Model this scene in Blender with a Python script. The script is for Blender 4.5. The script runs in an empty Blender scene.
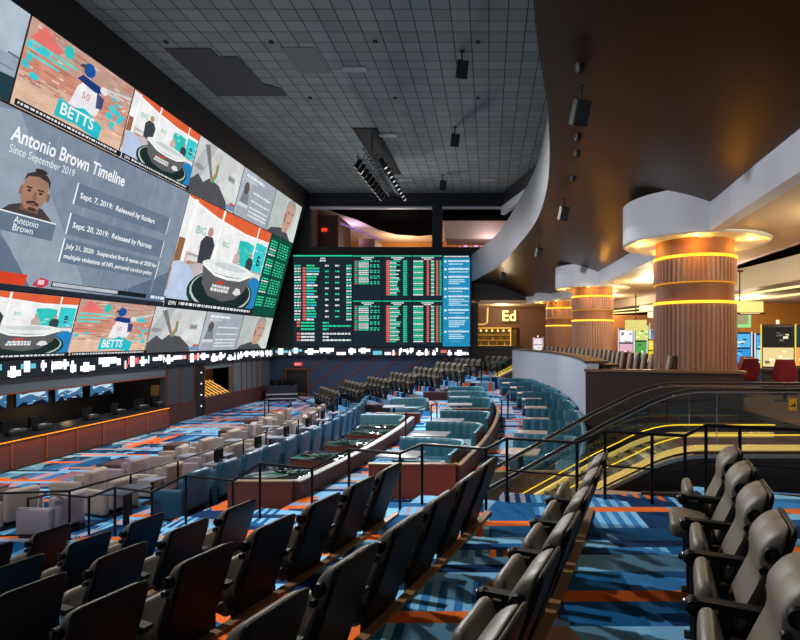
import bpy, bmesh, math, random
from mathutils import Vector, Matrix
random.seed(7)
PI = math.pi
C = bpy.context.scene.collection
rad = math.radians

# ------------------------------------------------------------------ colours / materials
def s2l(c):
    c = c / 255.0
    return c / 12.92 if c <= 0.04045 else ((c + 0.055) / 1.055) ** 2.4
def rgb(t): return (s2l(t[0]), s2l(t[1]), s2l(t[2]), 1.0)
MATS = {}
def nodes_of(m):
    m.use_nodes = True
    nt = m.node_tree
    b = next(n for n in nt.nodes if n.type == 'BSDF_PRINCIPLED')
    return nt, b
def mat(name, col, rough=0.6, metal=0.0, noise=0.0, scale=8.0, spec=None, bump=0.0, emit=None, estr=0.0):
    if name in MATS: return MATS[name]
    m = bpy.data.materials.new(name); nt, b = nodes_of(m)
    b.inputs['Base Color'].default_value = rgb(col)
    b.inputs['Roughness'].default_value = rough
    b.inputs['Metallic'].default_value = metal
    if spec is not None: b.inputs['Specular IOR Level'].default_value = spec
    if emit: 
        b.inputs['Emission Color'].default_value = rgb(emit); b.inputs['Emission Strength'].default_value = estr
    if noise or bump:
        tc = nt.nodes.new('ShaderNodeTexCoord'); nz = nt.nodes.new('ShaderNodeTexNoise')
        nz.inputs['Scale'].default_value = scale; nz.inputs['Detail'].default_value = 4
        nt.links.new(tc.outputs['Object'], nz.inputs['Vector'])
        if noise:
            mx = nt.nodes.new('ShaderNodeMix'); mx.data_type = 'RGBA'
            c = rgb(col)
            mx.inputs['A'].default_value = (c[0]*(1-noise), c[1]*(1-noise), c[2]*(1-noise), 1)
            mx.inputs['B'].default_value = (min(1, c[0]*(1+noise)), min(1, c[1]*(1+noise)), min(1, c[2]*(1+noise)), 1)
            nt.links.new(nz.outputs['Fac'], mx.inputs['Factor'])
            nt.links.new(mx.outputs['Result'], b.inputs['Base Color'])
        if bump:
            bp = nt.nodes.new('ShaderNodeBump'); bp.inputs['Strength'].default_value = bump
            nt.links.new(nz.outputs['Fac'], bp.inputs['Height'])
            nt.links.new(bp.outputs['Normal'], b.inputs['Normal'])
    MATS[name] = m
    return m
def emis(col, strength=1.0, sample=True):
    name = 'light_%d_%d_%d_%d' % (col[0], col[1], col[2], int(strength * 100))
    if name in MATS: return MATS[name]
    m = bpy.data.materials.new(name); m.use_nodes = True
    nt = m.node_tree; nt.nodes.clear()
    e = nt.nodes.new('ShaderNodeEmission'); o = nt.nodes.new('ShaderNodeOutputMaterial')
    e.inputs['Color'].default_value = rgb(col); e.inputs['Strength'].default_value = strength
    if strength <= 1.0:
        tc = nt.nodes.new('ShaderNodeTexCoord'); nz = nt.nodes.new('ShaderNodeTexNoise'); nz.inputs['Scale'].default_value = 2.2; nz.inputs['Detail'].default_value = 6
        mp = nt.nodes.new('ShaderNodeMath'); mp.operation = 'MULTIPLY_ADD'; mp.inputs[1].default_value = .5*strength; mp.inputs[2].default_value = .75*strength
        nt.links.new(tc.outputs['Object'], nz.inputs['Vector']); nt.links.new(nz.outputs['Fac'], mp.inputs[0]); nt.links.new(mp.outputs[0], e.inputs['Strength'])
    nt.links.new(e.outputs[0], o.inputs['Surface'])
    if not sample: m.cycles.emission_sampling = 'NONE'
    MATS[name] = m
    return m
def wood(name, col, scale=(1, 1, 14), rough=0.45, contrast=0.35):
    if name in MATS: return MATS[name]
    m = bpy.data.materials.new(name); nt, b = nodes_of(m)
    tc = nt.nodes.new('ShaderNodeTexCoord'); mp = nt.nodes.new('ShaderNodeMapping')
    mp.inputs['Scale'].default_value = scale
    nz = nt.nodes.new('ShaderNodeTexNoise'); nz.inputs['Scale'].default_value = 2.0; nz.inputs['Detail'].default_value = 6
    mx = nt.nodes.new('ShaderNodeMix'); mx.data_type = 'RGBA'
    c = rgb(col); k = contrast
    mx.inputs['A'].default_value = (c[0]*(1-k), c[1]*(1-k), c[2]*(1-k), 1); mx.inputs['B'].default_value = (c[0]*(1+k), c[1]*(1+k), c[2]*(1+k), 1)
    nt.links.new(tc.outputs['Object'], mp.inputs['Vector']); nt.links.new(mp.outputs[0], nz.inputs['Vector'])
    nt.links.new(nz.outputs['Fac'], mx.inputs['Factor']); nt.links.new(mx.outputs['Result'], b.inputs['Base Color'])
    b.inputs['Roughness'].default_value = rough
    MATS[name] = m
    return m
def glass(name, tint=(235, 240, 238), alpha=0.12):
    if name in MATS: return MATS[name]
    m = bpy.data.materials.new(name); m.use_nodes = True
    nt = m.node_tree; nt.nodes.clear()
    o = nt.nodes.new('ShaderNodeOutputMaterial'); mx = nt.nodes.new('ShaderNodeMixShader')
    t = nt.nodes.new('ShaderNodeBsdfTransparent'); g = nt.nodes.new('ShaderNodeBsdfGlossy'); f = nt.nodes.new('ShaderNodeFresnel')
    t.inputs['Color'].default_value = rgb(tint); g.inputs['Roughness'].default_value = 0.03
    f.inputs['IOR'].default_value = 1.45
    nt.links.new(f.outputs[0], mx.inputs[0]); nt.links.new(t.outputs[0], mx.inputs[1]); nt.links.new(g.outputs[0], mx.inputs[2])
    nt.links.new(mx.outputs[0], o.inputs['Surface'])
    MATS[name] = m
    return m

class NT:
    """small helper for math node chains"""
    def __init__(s, nt): s.nt = nt
    def lk(s, a, i):
        if isinstance(a, (int, float)): i.default_value = a
        else: s.nt.links.new(a, i)
    def m(s, op, a, b=0.0, c=0.0):
        n = s.nt.nodes.new('ShaderNodeMath'); n.operation = op
        s.lk(a, n.inputs[0]); s.lk(b, n.inputs[1])
        if len(n.inputs) > 2: s.lk(c, n.inputs[2])
        return n.outputs[0]
    def white(s, x, y, z=0.0):
        cb = s.nt.nodes.new('ShaderNodeCombineXYZ'); s.lk(x, cb.inputs[0]); s.lk(y, cb.inputs[1]); s.lk(z, cb.inputs[2])
        w = s.nt.nodes.new('ShaderNodeTexWhiteNoise'); w.noise_dimensions = '3D'
        s.nt.links.new(cb.outputs[0], w.inputs['Vector'])
        return w.outputs['Value']
    def ramp(s, fac, stops):
        r = s.nt.nodes.new('ShaderNodeValToRGB'); r.color_ramp.interpolation = 'CONSTANT'
        el = r.color_ramp.elements
        while len(el) > 1: el.remove(el[-1])
        el[0].position = 0; el[0].color = rgb(stops[0][1])
        for p, c in stops[1:]:
            e = el.new(p); e.color = rgb(c)
        s.lk(fac, r.inputs[0])
        return r.outputs['Color']
    def mix(s, f, a, b):
        n = s.nt.nodes.new('ShaderNodeMix'); n.data_type = 'RGBA'
        s.lk(f, n.inputs['Factor'])
        s.nt.links.new(a, n.inputs['A']); s.nt.links.new(b, n.inputs['B'])
        return n.outputs['Result']

def carpet(name, cw=0.42, cl=2.6, slant=0.35, band=0.5, seed=0.0, bright=1.0, ob=.16, gr=.92):
    if name in MATS: return MATS[name]
    m = bpy.data.materials.new(name); nt, b = nodes_of(m); N = NT(nt)
    tc = nt.nodes.new('ShaderNodeTexCoord'); sp = nt.nodes.new('ShaderNodeSeparateXYZ')
    nt.links.new(tc.outputs['Object'], sp.inputs[0])
    X, Y = sp.outputs[0], sp.outputs[1]
    Xs = N.m('ADD', X, N.m('MULTIPLY', Y, 0.0))
    k = lambda c: tuple(min(255, v * bright) for v in c)
    navy, blue, mid, light, orange, grey, tan = k((16, 52, 96)), k((20, 92, 146)), k((56, 128, 192)), k((128, 192, 234)), k((234, 112, 44)), k((160, 160, 182)), k((190, 150, 120))
    # long cells running away from the camera
    row = N.m('FLOOR', N.m('DIVIDE', Xs, cw))
    fx = N.m('FRACT', N.m('DIVIDE', Xs, cw))
    off = N.m('MULTIPLY', N.white(row, seed + 3.3), cl)
    yy = N.m('ADD', N.m('ADD', Y, off), N.m('MULTIPLY', fx, slant))
    col = N.m('FLOOR', N.m('DIVIDE', yy, cl))
    r1 = N.white(row, col, seed + 1.7)
    c1 = N.ramp(r1, [(0, navy), (.20, blue), (.42, mid), (.60, light), (.76, orange), (.84, grey), (gr, blue)])
    # narrow pin stripes inside light cells
    st = N.m('GREATER_THAN', N.m('FRACT', N.m('MULTIPLY', fx, 4.0)), 0.5)
    r1b = N.white(row, col, seed + 8.1)
    c1b = N.ramp(r1b, [(0, light), (.35, mid), (.6, blue), (.8, navy)])
    c = N.mix(N.m('MULTIPLY', st, N.m('GREATER_THAN', r1b, 0.72)), c1, c1b)
    c = N.mix(N.m('MULTIPLY', st, N.m('LESS_THAN', r1b, 0.22)), c, c1b)
    # cross bands
    bh = 0.19
    brow = N.m('FLOOR', N.m('DIVIDE', Y, bh)); 
    boff = N.m('MULTIPLY', N.white(brow, seed + 5.9), 2.4)
    bcol = N.m('FLOOR', N.m('DIVIDE', N.m('ADD', N.m('ADD', X, boff), N.m('MULTIPLY', N.m('FRACT', N.m('DIVIDE', Y, bh)), .08)), 2.4))
    r2 = N.white(bcol, brow, seed + 2.2)
    c2 = N.ramp(r2, [(0, orange), (ob * band, light), ((ob+.3) * band, grey if gr > .9 else blue), ((ob+.48) * band, tan), ((ob+.56) * band, navy)])
    c = N.mix(N.m('LESS_THAN', r2, band * .95), c, c2)
    nt.links.new(c, b.inputs['Base Color'])
    b.inputs['Roughness'].default_value = 0.95; b.inputs['Specular IOR Level'].default_value = 0.1
    MATS[name] = m
    return m

# ------------------------------------------------------------------ mesh builder
class MB:
    def __init__(s): s.V, s.F, s.I, s.M = [], [], [], Matrix.Identity(4)
    def add(s, vs, fs, mi=0):
        o = len(s.V)
        s.V += [tuple(s.M @ Vector(v)) for v in vs]
        s.F += [tuple(i + o for i in f) for f in fs]; s.I += [mi] * len(fs)
        return s
    def box(s, x0, x1, y0, y1, z0, z1, mi=0):
        return s.add([(x0,y0,z0),(x1,y0,z0),(x1,y1,z0),(x0,y1,z0),(x0,y0,z1),(x1,y0,z1),(x1,y1,z1),(x0,y1,z1)],
                     [(3,2,1,0),(4,5,6,7),(0,1,5,4),(1,2,6,5),(2,3,7,6),(3,0,4,7)], mi)
    def rbox(s, x0, x1, y0, y1, z0, z1, r=.03, seg=3, mi=0):
        bm = bmesh.new(); bmesh.ops.create_cube(bm, size=1)
        for v in bm.verts: v.co = Vector(((x0+x1)/2 + v.co.x*(x1-x0), (y0+y1)/2 + v.co.y*(y1-y0), (z0+z1)/2 + v.co.z*(z1-z0)))
        bmesh.ops.bevel(bm, geom=list(bm.edges), offset=r, segments=seg, profile=.5, affect='EDGES', clamp_overlap=True)
        bm.verts.index_update()
        s.add([v.co[:] for v in bm.verts], [[v.index for v in f.verts] for f in bm.faces], mi); bm.free()
        return s
    def prism(s, poly, z0, z1, mi=0):
        n = len(poly)
        a = sum(poly[i][0]*poly[(i+1)%n][1] - poly[(i+1)%n][0]*poly[i][1] for i in range(n))
        if a < 0: poly = poly[::-1]
        return s.add([(p[0],p[1],z0) for p in poly] + [(p[0],p[1],z1) for p in poly],
              [tuple(range(n-1,-1,-1)), tuple(range(n, 2*n))] + [(i,(i+1)%n,n+(i+1)%n,n+i) for i in range(n)], mi)
    def tube(s, pts, r, seg=8, mi=0, cap=True):
        pts = [Vector(p) for p in pts]; rings = []
        prev = None
        for i, p in enumerate(pts):
            t = (pts[min(i+1,len(pts)-1)] - pts[max(i-1,0)]).normalized()
            if prev is None:
                u = t.orthogonal().normalized()
            else:
                u = (prev - t * prev.dot(t)).normalized()
            prev = u; w = t.cross(u)
            rr = r[i] if isinstance(r, (list, tuple)) else r
            rings.append([p + (u*math.cos(2*PI*k/seg) + w*math.sin(2*PI*k/seg))*rr for k in range(seg)])
        vs = [v for ring in rings for v in ring]; fs = []
        for i in range(len(pts)-1):
            for k in range(seg):
                a, b_ = i*seg+k, i*seg+(k+1)%seg
                fs.append((a, b_, b_+seg, a+seg))
        if cap: fs += [tuple(range(seg-1,-1,-1)), tuple(range((len(pts)-1)*seg, len(pts)*seg))]
        return s.add(vs, fs, mi)
    def bar(s, a, b, w, h, mi=0):
        """rectangular bar from a to b, width w (horizontal), height h"""
        a, b = Vector(a), Vector(b); t = (b-a).normalized()
        side = t.cross(Vector((0,0,1)))
        side = side.normalized() if side.length > 1e-4 else Vector((1,0,0))
        up = side.cross(t).normalized()
        q = lambda p: [p - side*w/2 - up*h/2, p + side*w/2 - up*h/2, p + side*w/2 + up*h/2, p - side*w/2 + up*h/2]
        return s.add(q(a)+q(b), [(0,1,2,3)[::-1],(4,5,6,7),(0,1,5,4),(1,2,6,5),(2,3,7,6),(3,0,4,7)], mi)
    def lathe(s, prof, seg=32, c=(0,0), mi=0, cap=True):
        n = len(prof); vs = []; fs = []
        for r, z in prof:
            for k in range(seg): vs.append((c[0]+r*math.cos(2*PI*k/seg), c[1]+r*math.sin(2*PI*k/seg), z))
        for i in range(n-1):
            for k in range(seg):
                a, b_ = i*seg+k, i*seg+(k+1)%seg
                fs.append((a, b_, b_+seg, a+seg))
        if cap: fs += [tuple(range(seg-1,-1,-1)), tuple(range((n-1)*seg, n*seg))]
        return s.add(vs, fs, mi)
    def sphere(s, c, r, seg=12, mi=0, sc=(1,1,1)):
        vs, fs = [], []; n = seg//2
        for i in range(n+1):
            th = PI*i/n
            for k in range(seg): vs.append((c[0]+r*sc[0]*math.sin(th)*math.cos(2*PI*k/seg), c[1]+r*sc[1]*math.sin(th)*math.sin(2*PI*k/seg), c[2]+r*sc[2]*math.cos(th)))
        for i in range(n):
            for k in range(seg):
                a, b_ = i*seg+k, i*seg+(k+1)%seg
                fs.append((a, a+seg, b_+seg, b_))
        return s.add(vs, fs, mi)
    def loft(s, rings, mi=0, closed=True, cap=True):
        n = len(rings[0]); vs = [v for r in rings for v in r]; fs = []
        for i in range(len(rings)-1):
            for k in range(n if closed else n-1):
                a, b_ = i*n+k, i*n+(k+1)%n
                fs.append((a, b_, b_+n, a+n))
        if cap and closed: fs += [tuple(range(n-1,-1,-1)), tuple(range((len(rings)-1)*n, len(rings)*n))]
        return s.add(vs, fs, mi)
    def build(s, name, m, parent=None, smooth=38, fix=True):
        me = bpy.data.meshes.new(name); me.from_pydata(s.V, [], s.F)
        ms = m if isinstance(m, (list, tuple)) else [m]
        for x in ms: me.materials.append(x)
        me.polygons.foreach_set('material_index', s.I)
        if fix:
            bm = bmesh.new(); bm.from_mesh(me); bmesh.ops.recalc_face_normals(bm, faces=bm.faces); bm.to_mesh(me); bm.free()
        if smooth:
            me.polygons.foreach_set('use_smooth', [True]*len(me.polygons)); me.set_sharp_from_angle(angle=rad(smooth))
        me.update()
        o = bpy.data.objects.new(name, me); C.objects.link(o)
        if parent: o.parent = parent
        return o

def tag(o, label=None, cat=None, group=None, kind=None):
    if label: o['label'] = label
    if cat: o['category'] = cat
    if group: o['group'] = group
    if kind: o['kind'] = kind
    return o
def empty(name, loc=(0,0,0), rz=0.0, label=None, cat=None, group=None):
    o = bpy.data.objects.new(name, None); C.objects.link(o); o.location = loc; o.rotation_euler = (0,0,rz)
    o.empty_display_size = .1
    return tag(o, label, cat, group)
def struct(name, mb, m, smooth=38):
    o = mb.build(name, m, None, smooth); o['kind'] = 'structure'; return o
def dup(o, loc=None, rz=None, label=None, group=None):
    kids = list(o.children)
    c = o.copy(); C.objects.link(c)
    if loc is not None: c.location = loc
    if rz is not None: c.rotation_euler = (0,0,rz)
    if label: c['label'] = label
    if group: c['group'] = group
    for ch in kids:
        d = ch.copy(); C.objects.link(d); d.parent = c
        for g in list(ch.children):
            e = g.copy(); C.objects.link(e); e.parent = d
    return c
ORD = ['first','second','third','fourth','fifth','sixth','seventh','eighth','ninth','tenth','eleventh','twelfth','thirteenth','fourteenth','fifteenth','sixteenth','seventeenth','eighteenth','nineteenth','twentieth',
       'twenty-first','twenty-second','twenty-third','twenty-fourth','twenty-fifth','twenty-sixth','twenty-seventh','twenty-eighth','twenty-ninth','thirtieth']
# ------------------------------------------------------------------ the hall's geometry: every tier curves round this centre
CX, CY = -45.0, 20.0
def pol(R, ph): return (CX + R*math.cos(ph), CY + R*math.sin(ph))
def ph_of(R, Y): return math.asin((Y-CY)/R)
def ph_t(R, t): return rad(-19.3) + (t-4.0)/R
def rz_of(ph): return ph - PI/2           # local +y points outwards, local +x towards the near end
def ring(mb, R0, R1, p0, p1, z0, z1, n=24, mi=0, ymax=None):
    a = [pol(R0, p0 + (p1-p0)*i/n) for i in range(n+1)]; b = [pol(R1, p0 + (p1-p0)*i/n) for i in range(n+1)]
    if ymax is not None:
        a = [(x, min(y, ymax)) for x, y in a]; b = [(x, min(y, ymax)) for x, y in b]
    rings = [[(a[i][0],a[i][1],z0),(b[i][0],b[i][1],z0),(b[i][0],b[i][1],z1),(a[i][0],a[i][1],z1)] for i in range(n+1)]
    mb.loft(rings, mi)
    return mb
def at(px, py, Y): return Vector(((px-489)/524*Y, Y, 4.1 + (340-py)/524*Y))   # a measured picture point at known depth
_font_cache = {}
def text_geo(body, size, align='LEFT', bold=False):
    """flat letters of the built-in font as (verts, faces) in the xy plane"""
    key = (body, size, align, bold)
    if key in _font_cache: return _font_cache[key]
    cu = bpy.data.curves.new('lettering', 'FONT'); cu.body = body; cu.size = size; cu.align_x = align; cu.resolution_u = 3
    if bold: cu.offset = size*.018
    ob = bpy.data.objects.new('lettering', cu); C.objects.link(ob)
    dg = bpy.context.evaluated_depsgraph_get(); ev = ob.evaluated_get(dg); me = ev.to_mesh()
    out = ([v.co[:] for v in me.vertices], [tuple(p.vertices) for p in me.polygons])
    ev.to_mesh_clear(); bpy.data.objects.remove(ob); bpy.data.curves.remove(cu)
    _font_cache[key] = out
    return out
# ------------------------------------------------------------------ shared materials
CARPET = carpet('carpet_main', .34, 2.1, .5, .40, 0.0)
CARPET2 = carpet('carpet_tiers', .62, 1.7, .3, .5, 4.0, 1.0, .2, .86)
CARPET3 = carpet('carpet_far', .5, 1.6, .3, .5, 9.0)
blackm = mat('black_paint', (20, 21, 23), .5)
rail_m = mat('rail_black_metal', (22, 23, 25), .35, .6)
dark_wall = mat('charcoal_wall', (44, 46, 49), .7, noise=.08, scale=3)
navy_wall = mat('navy_wall', (52, 68, 98), .6, noise=.1, scale=2)
copper = mat('copper_trim', (150, 82, 52), .4, .5)
redwood = wood('red_brown_veneer', (118, 60, 42), (1, 1, 6), .4, .22)
maroon = wood('maroon_veneer', (72, 38, 34), (1, 1, 6), .6, .25)
oak = wood('oak_strip', (128, 96, 66), (2, 2, 2), .5, .25)
brown = mat('dark_brown_wall', (62, 48, 44), .55, noise=.1, scale=2)
brownl = mat('brown_wall', (104, 70, 48), .6, noise=.1, scale=2)
white_wall = mat('pale_grey_plaster', (178, 184, 200), .6, noise=.03, scale=2)
fascia_m = mat('white_fascia', (225, 226, 232), .55)
chrome = mat('polished_chrome', (200, 200, 205), .18, 1.0)
gold = mat('brushed_gold', (215, 170, 80), .25, 1.0)
taupe = mat('taupe_leather', (100, 93, 83), .45, noise=.08, scale=14, bump=.04)
shellm = mat('black_seat_shell', (13, 14, 15), .5, noise=.15, scale=40, spec=.16)
teal = mat('teal_leather', (48, 114, 134), .42, noise=.12, scale=6)
tealb = mat('blue_teal_leather', (42, 90, 118), .4, noise=.12, scale=6)
beige = mat('greige_fabric', (172, 158, 148), .8, noise=.08, scale=20)
beige2 = mat('mauve_grey_fabric', (160, 146, 152), .8, noise=.08, scale=20)

# ------------------------------------------------------------------ floors
f = MB(); f.prism([(-18.6, -9), (3, -9), (3, 37), (-18.6, 37)], -.3, 0.0)
struct('floor', f, CARPET)
ROWS = [  # name, R of the seat backs, floor height, tier start R
    ('X', 38.58, 0.0), ('Y', 40.42, .25), ('Z', 42.35, .63), ('A', 44.02, 1.00), ('B', 45.60, 1.36), ('L', 47.02, 1.56), ('M', 48.40, 1.74), ('R', 49.76, 1.92)]
edges = [r[1] - .27 for r in ROWS]        # tier k+1 starts behind row k
TEND = 7.75
for i in range(1, len(ROWS)):
    f = MB(); R0, R1 = edges[i-1], (edges[i] if i < len(ROWS)-1 else edges[i] + 0.02)
    ring(f, R0, R1, ph_t(R0, -5), ph_t(R0, TEND), -.25, ROWS[i][2])
    struct('floor', f, CARPET2)
f = MB(); ring(f, edges[-1], edges[-1]+6, ph_t(edges[-1], -5), ph_t(edges[-1], TEND), -.25, 2.08); struct('floor', f, CARPET2)
# oak capped kerb behind each row of seats
for i in range(0, len(ROWS)):
    f = MB(); R0 = edges[i] - .03; z = (ROWS[i+1][2] if i < len(ROWS)-1 else 2.08)
    ring(f, R0+.02, R0+.115, ph_t(R0, -4), ph_t(R0, 6.75), z-.12, z+.03)
    struct('trim_%d' % (i+1), f, oak)
# middle terraces
pe = rad(13.0)
def terrace(R0, R1, y0, p1, z, m=CARPET):
    f = MB(); ring(f, R0, R1, ph_of((R0+R1)/2, y0), p1, -.25, z); return struct('floor', f, m)
terrace(37.75, 39.85, 10.4, pe, .12, CARPET)
terrace(39.85, 42.2, 10.4, pe, .45, CARPET3)
terrace(42.2, 45.4, 9.6, pe, .86, CARPET3)
terrace(45.4, 46.25, 8.2, pe + .02, 1.16, CARPET3)
terrace(46.25, 48.3, 9.35, pe + .02, 1.16, CARPET3)
# steps in the cross aisle in front of the booths
for R0, R1, z in [(45.3, 46.3, 1.3), (43.4, 45.3, 1.05), (41.6, 43.4, .7)]:
    f = MB(); ring(f, R0, R1, ph_t(R0, TEND-.02), ph_t(R0, TEND+.55), -.25, z, 8); struct('floor', f, CARPET2)
# far tiers: straight rows turned towards the screens
FANG = rad(31)
fd, fn_ = Vector((-math.sin(FANG), math.cos(FANG))), Vector((math.cos(FANG), math.sin(FANG)))
FAR = [(-9.56, 31.5, .14), (-8.0, 31.5, .53), (-6.55, 31.5, .77), (-5.1, 31.5, 1.05), (-3.6, 31.5, 1.37), (-2.25, 31.9, 1.67), (-1.3, 33.8, 1.85), (.55, 34.9, 1.97)]
def clip_y(poly, ymax):
    out = []
    for i in range(len(poly)):
        p, q = poly[i-1], poly[i]
        if (p[1] <= ymax) != (q[1] <= ymax):
            t = (ymax-p[1])/(q[1]-p[1]); out.append((p[0]+(q[0]-p[0])*t, ymax))
        if q[1] <= ymax: out.append(q)
    return out
for i, (x, y, z) in enumerate(FAR):
    o = Vector((x, y)); w1 = 1.05 if i < 7 else 2.2
    if i == 5: w1 = 1.4
    q = [o + fn_*a_ + fd*t_ for a_, t_ in ((-.62, -2.7), (w1, -2.7), (w1, 7.5), (-.62, 7.5))]
    f = MB(); f.prism(clip_y([(v.x, v.y) for v in q], 36.95), -.25, z); struct('floor', f, CARPET3)
f = MB(); f.prism([(-.3, 7.7), (7.5, 7.2), (7.5, 10.2), (2.6, 13.4), (2.4, 9.5), (-.3, 9.3)], .3, .8); struct('floor', f, mat('dark_pit_floor', (30, 28, 28), .6))
# casino floor
cas = [pol(48.2, rad(-7.8) + (rad(15.2) - rad(-7.8))*i/20) for i in range(21)]
f = MB(); f.prism(cas[:1] + [(6.0, 12.6), (6.0, 9.3), (3.1, 9.3), (3.1, 7.95), (8.5, 7.95), (26, 7.95), (26, 46), (-6, 46), (-6, 37.3), (0.9, 37.3)] + cas[::-1][:-1], 2.1, 2.4)
struct('floor', f, mat('casino_carpet', (92, 62, 58), .9, noise=.5, scale=3))
# white curved wall between the booths and the casino level
f = MB(); ring(f, 47.95, 48.25, ph_of(48, 13.35), ph_of(48, 32.0), -.2, 3.5, 40); struct('wall_inner', f, white_wall)
f = MB(); ring(f, 47.9, 48.5, ph_of(48, 13.35), ph_of(48, 32.0), 3.5, 3.56, 40); struct('trim_11', f, mat('dark_bronze_cap', (70, 58, 50), .4))
# dark brown end wall with a wood cap
f = MB(); f.prism([(2.45, 13.3), (6.05, 12.45), (6.12, 12.72), (2.52, 13.6)], -.2, 3.3); struct('wall_parapet', f, brown)
f = MB(); f.prism([(2.40, 13.24), (6.10, 12.38), (6.2, 12.8), (2.5, 13.66)], 3.3, 3.36); struct('trim_12', f, oak)
f = MB(); f.box(5.95, 6.1, 9.3, 12.5, -.2, 2.4); struct('wall_void', f, brown)

# ------------------------------------------------------------------ outer walls and main ceiling
LEAN = 2.55/9.83
def wx(z): return -15.4 + LEAN*(z-3.41)           # the leaning video wall plane
f = MB(); f.loft([[(wx(3.2)-.15, y, 3.2), (wx(14.6)-.15, y, 14.6), (wx(14.6)-.6, y, 14.6), (wx(3.2)-.6, y, 3.2)] for y in (-8, 37)]); struct('wall_left_upper', f, blackm)
# ceiling tiles
def ceiling_mat():
    m = bpy.data.materials.new('ceiling_tiles'); nt, b = nodes_of(m)
    tc = nt.nodes.new('ShaderNodeTexCoord'); br = nt.nodes.new('ShaderNodeTexBrick')
    br.offset = 0; br.inputs['Scale'].default_value = 1; br.inputs['Brick Width'].default_value = .61; br.inputs['Row Height'].default_value = .61
    br.inputs['Mortar Size'].default_value = .016; br.inputs['Mortar Smooth'].default_value = 0
    br.inputs['Color1'].default_value = rgb((148, 155, 150)); br.inputs['Color2'].default_value = rgb((132, 139, 134)); br.inputs['Mortar'].default_value = rgb((34, 36, 36))
    nt.links.new(tc.outputs['Object'], br.inputs['Vector']); nt.links.new(br.outputs['Color'], b.inputs['Base Color'])
    b.inputs['Roughness'].default_value = .85
    return m
f = MB(); f.box(-13.2, 6, -8, 37.2, 14.5, 14.7); struct('ceiling', f, ceiling_mat())
W0, W1, W2 = -12.64, -4.02, -3.3
f = MB()
f.box(-18.6, -12.64, 37, 37.3, 3.0, 14.6); f.box(-12.64, -1.3, 37, 37.3, 3.0, 10.67); f.box(-12.64, 1.0, 37, 37.3, 13.52, 14.6)
f.box(W1, W2, 37, 37.3, 10.67, 13.52); f.box(-1.3, 2.5, 37, 37.3, 9.0, 10.67)
f.box(-1.3, -.78, 37, 37.3, -.2, 9.0); f.box(2.4, 3.6, 37, 37.3, 6.75, 9.0); f.box(-.78, 2.4, 37, 37.3, 6.7, 9.0); f.box(-.78, 2.4, 37, 37.3, -.2, 3.68)
struct('wall_back', f, dark_wall)
f = MB(); f.box(-18.6, -1.3, 37, 37.3, -.2, 3.0); struct('wall_back_lower', f, navy_wall)
# white reveals of the upper openings
f = MB(); f.box(W0, W1, 36.95, 37.35, 13.4, 13.52); struct('trim_13', f, fascia_m)
f = MB(); f.box(W2, .85, 36.95, 37.35, 13.4, 13.52); struct('trim_14', f, fascia_m)
f = MB(); f.prism([(.85, 36.9), (2.9, 30.5), (3.2, 30.6), (1.1, 37.2)], 12.95, 13.5); struct('trim_15', f, fascia_m)
f = MB(); f.prism([(.95, 37.1), (3.0, 30.3), (3.4, 30.3), (1.4, 37.2)], 13.5, 14.6); struct('wall_back_side', f, dark_wall)
# copper lines running diagonally over the lower back wall
f = MB()
for i in range(11):
    x0 = -16.9 + i*1.72
    z1 = 3.0; x1 = x0 + 3.9; z0 = .15
    if x0 < -13.0: 
        k = (-13.0 - x0)/3.9 if i < 3 else 0
        x0, z0 = x0 + 3.9*k, z0 + (z1-z0)*k
    if x0 > -2: continue
    if x1 > -1.3: k = (-1.3-x0)/(x1-x0); x1 = -1.3; z1 = z0 + (z1-z0)*k
    f.bar((x0, 36.98, z0), (x1, 36.98, z1), .05, .07)
struct('trim_16', f, copper)
# mezzanine room seen through the upper openings
cream = mat('cream_ceiling', (214, 196, 186), .7)
f = MB(); f.box(-15, 9, 37.3, 52, 10.2, 10.5); struct('floor_mezzanine', f, mat('mezzanine_floor', (90, 60, 60), .8))
f = MB(); f.box(-15, 9, 37.3, 52, 13.75, 13.95); struct('ceiling_mezzanine', f, cream)
f = MB(); f.box(-15, 9, 51.6, 52, 10.5, 13.75); struct('wall_mezzanine', f, wood('warm_gold_panelling', (176, 118, 52), (4, 1, 1), .5, .3))
f = MB(); f.prism([(-11.6, 37.6), (-10.2, 41), (-9.4, 44.5), (-8.2, 46.6), (-6.4, 47.2), (-4.9, 46.6), (-4.4, 43), (-4.2, 37.6)], 13.45, 13.74); struct('ceiling_mezzanine_recess', f, mat('dark_ceiling_panel', (16, 14, 14), .9, spec=0.0))
f = MB(); f.prism([(-3.4, 37.5), (4, 37.5), (4, 38.9), (-3.4, 38.9)], 12.95, 13.74); struct('ceiling_mezzanine_soffit', f, mat('dark_ceiling_panel', (16, 14, 14), .9, spec=0.0))
f = MB(); f.prism([(-3.4, 40.2), (4.4, 40.2), (4.4, 43), (-3.4, 43)], 11.9, 13.74); struct('wall_mezzanine_bulkhead', f, cream)
f = MB(); f.box(-12.6, -11.1, 38.6, 42, 10.5, 13.3); struct('wall_mezzanine_block', f, mat('maroon_brown_block', (84, 50, 46), .6))
f = MB(); f.box(-12.9, -12.6, 37.3, 46, 10.5, 13.75); struct('wall_mezzanine_side', f, mat('plum_wall', (110, 74, 78), .7))
f = MB(); f.box(-10.9, -9.6, 44, 47, 10.5, 12.6); struct('wall_mezzanine_screen', f, mat('maroon_brown_block', (84, 50, 46), .6))
f = MB(); f.bar((-11.0, 38.9, 12.75), (-9.2, 44.5, 12.6), .12, .1); o = f.build('cove_light', emis((150, 110, 190), .8)); tag(o, 'violet cove light strip in the left upper opening', 'light')
f = MB(); f.box(-8.6, -4.3, 51.4, 51.55, 10.6, 10.9); o = f.build('cove_light', emis((255, 190, 90), 1.5)); tag(o, 'amber strip light along the far wall of the upper room', 'light')
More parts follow.
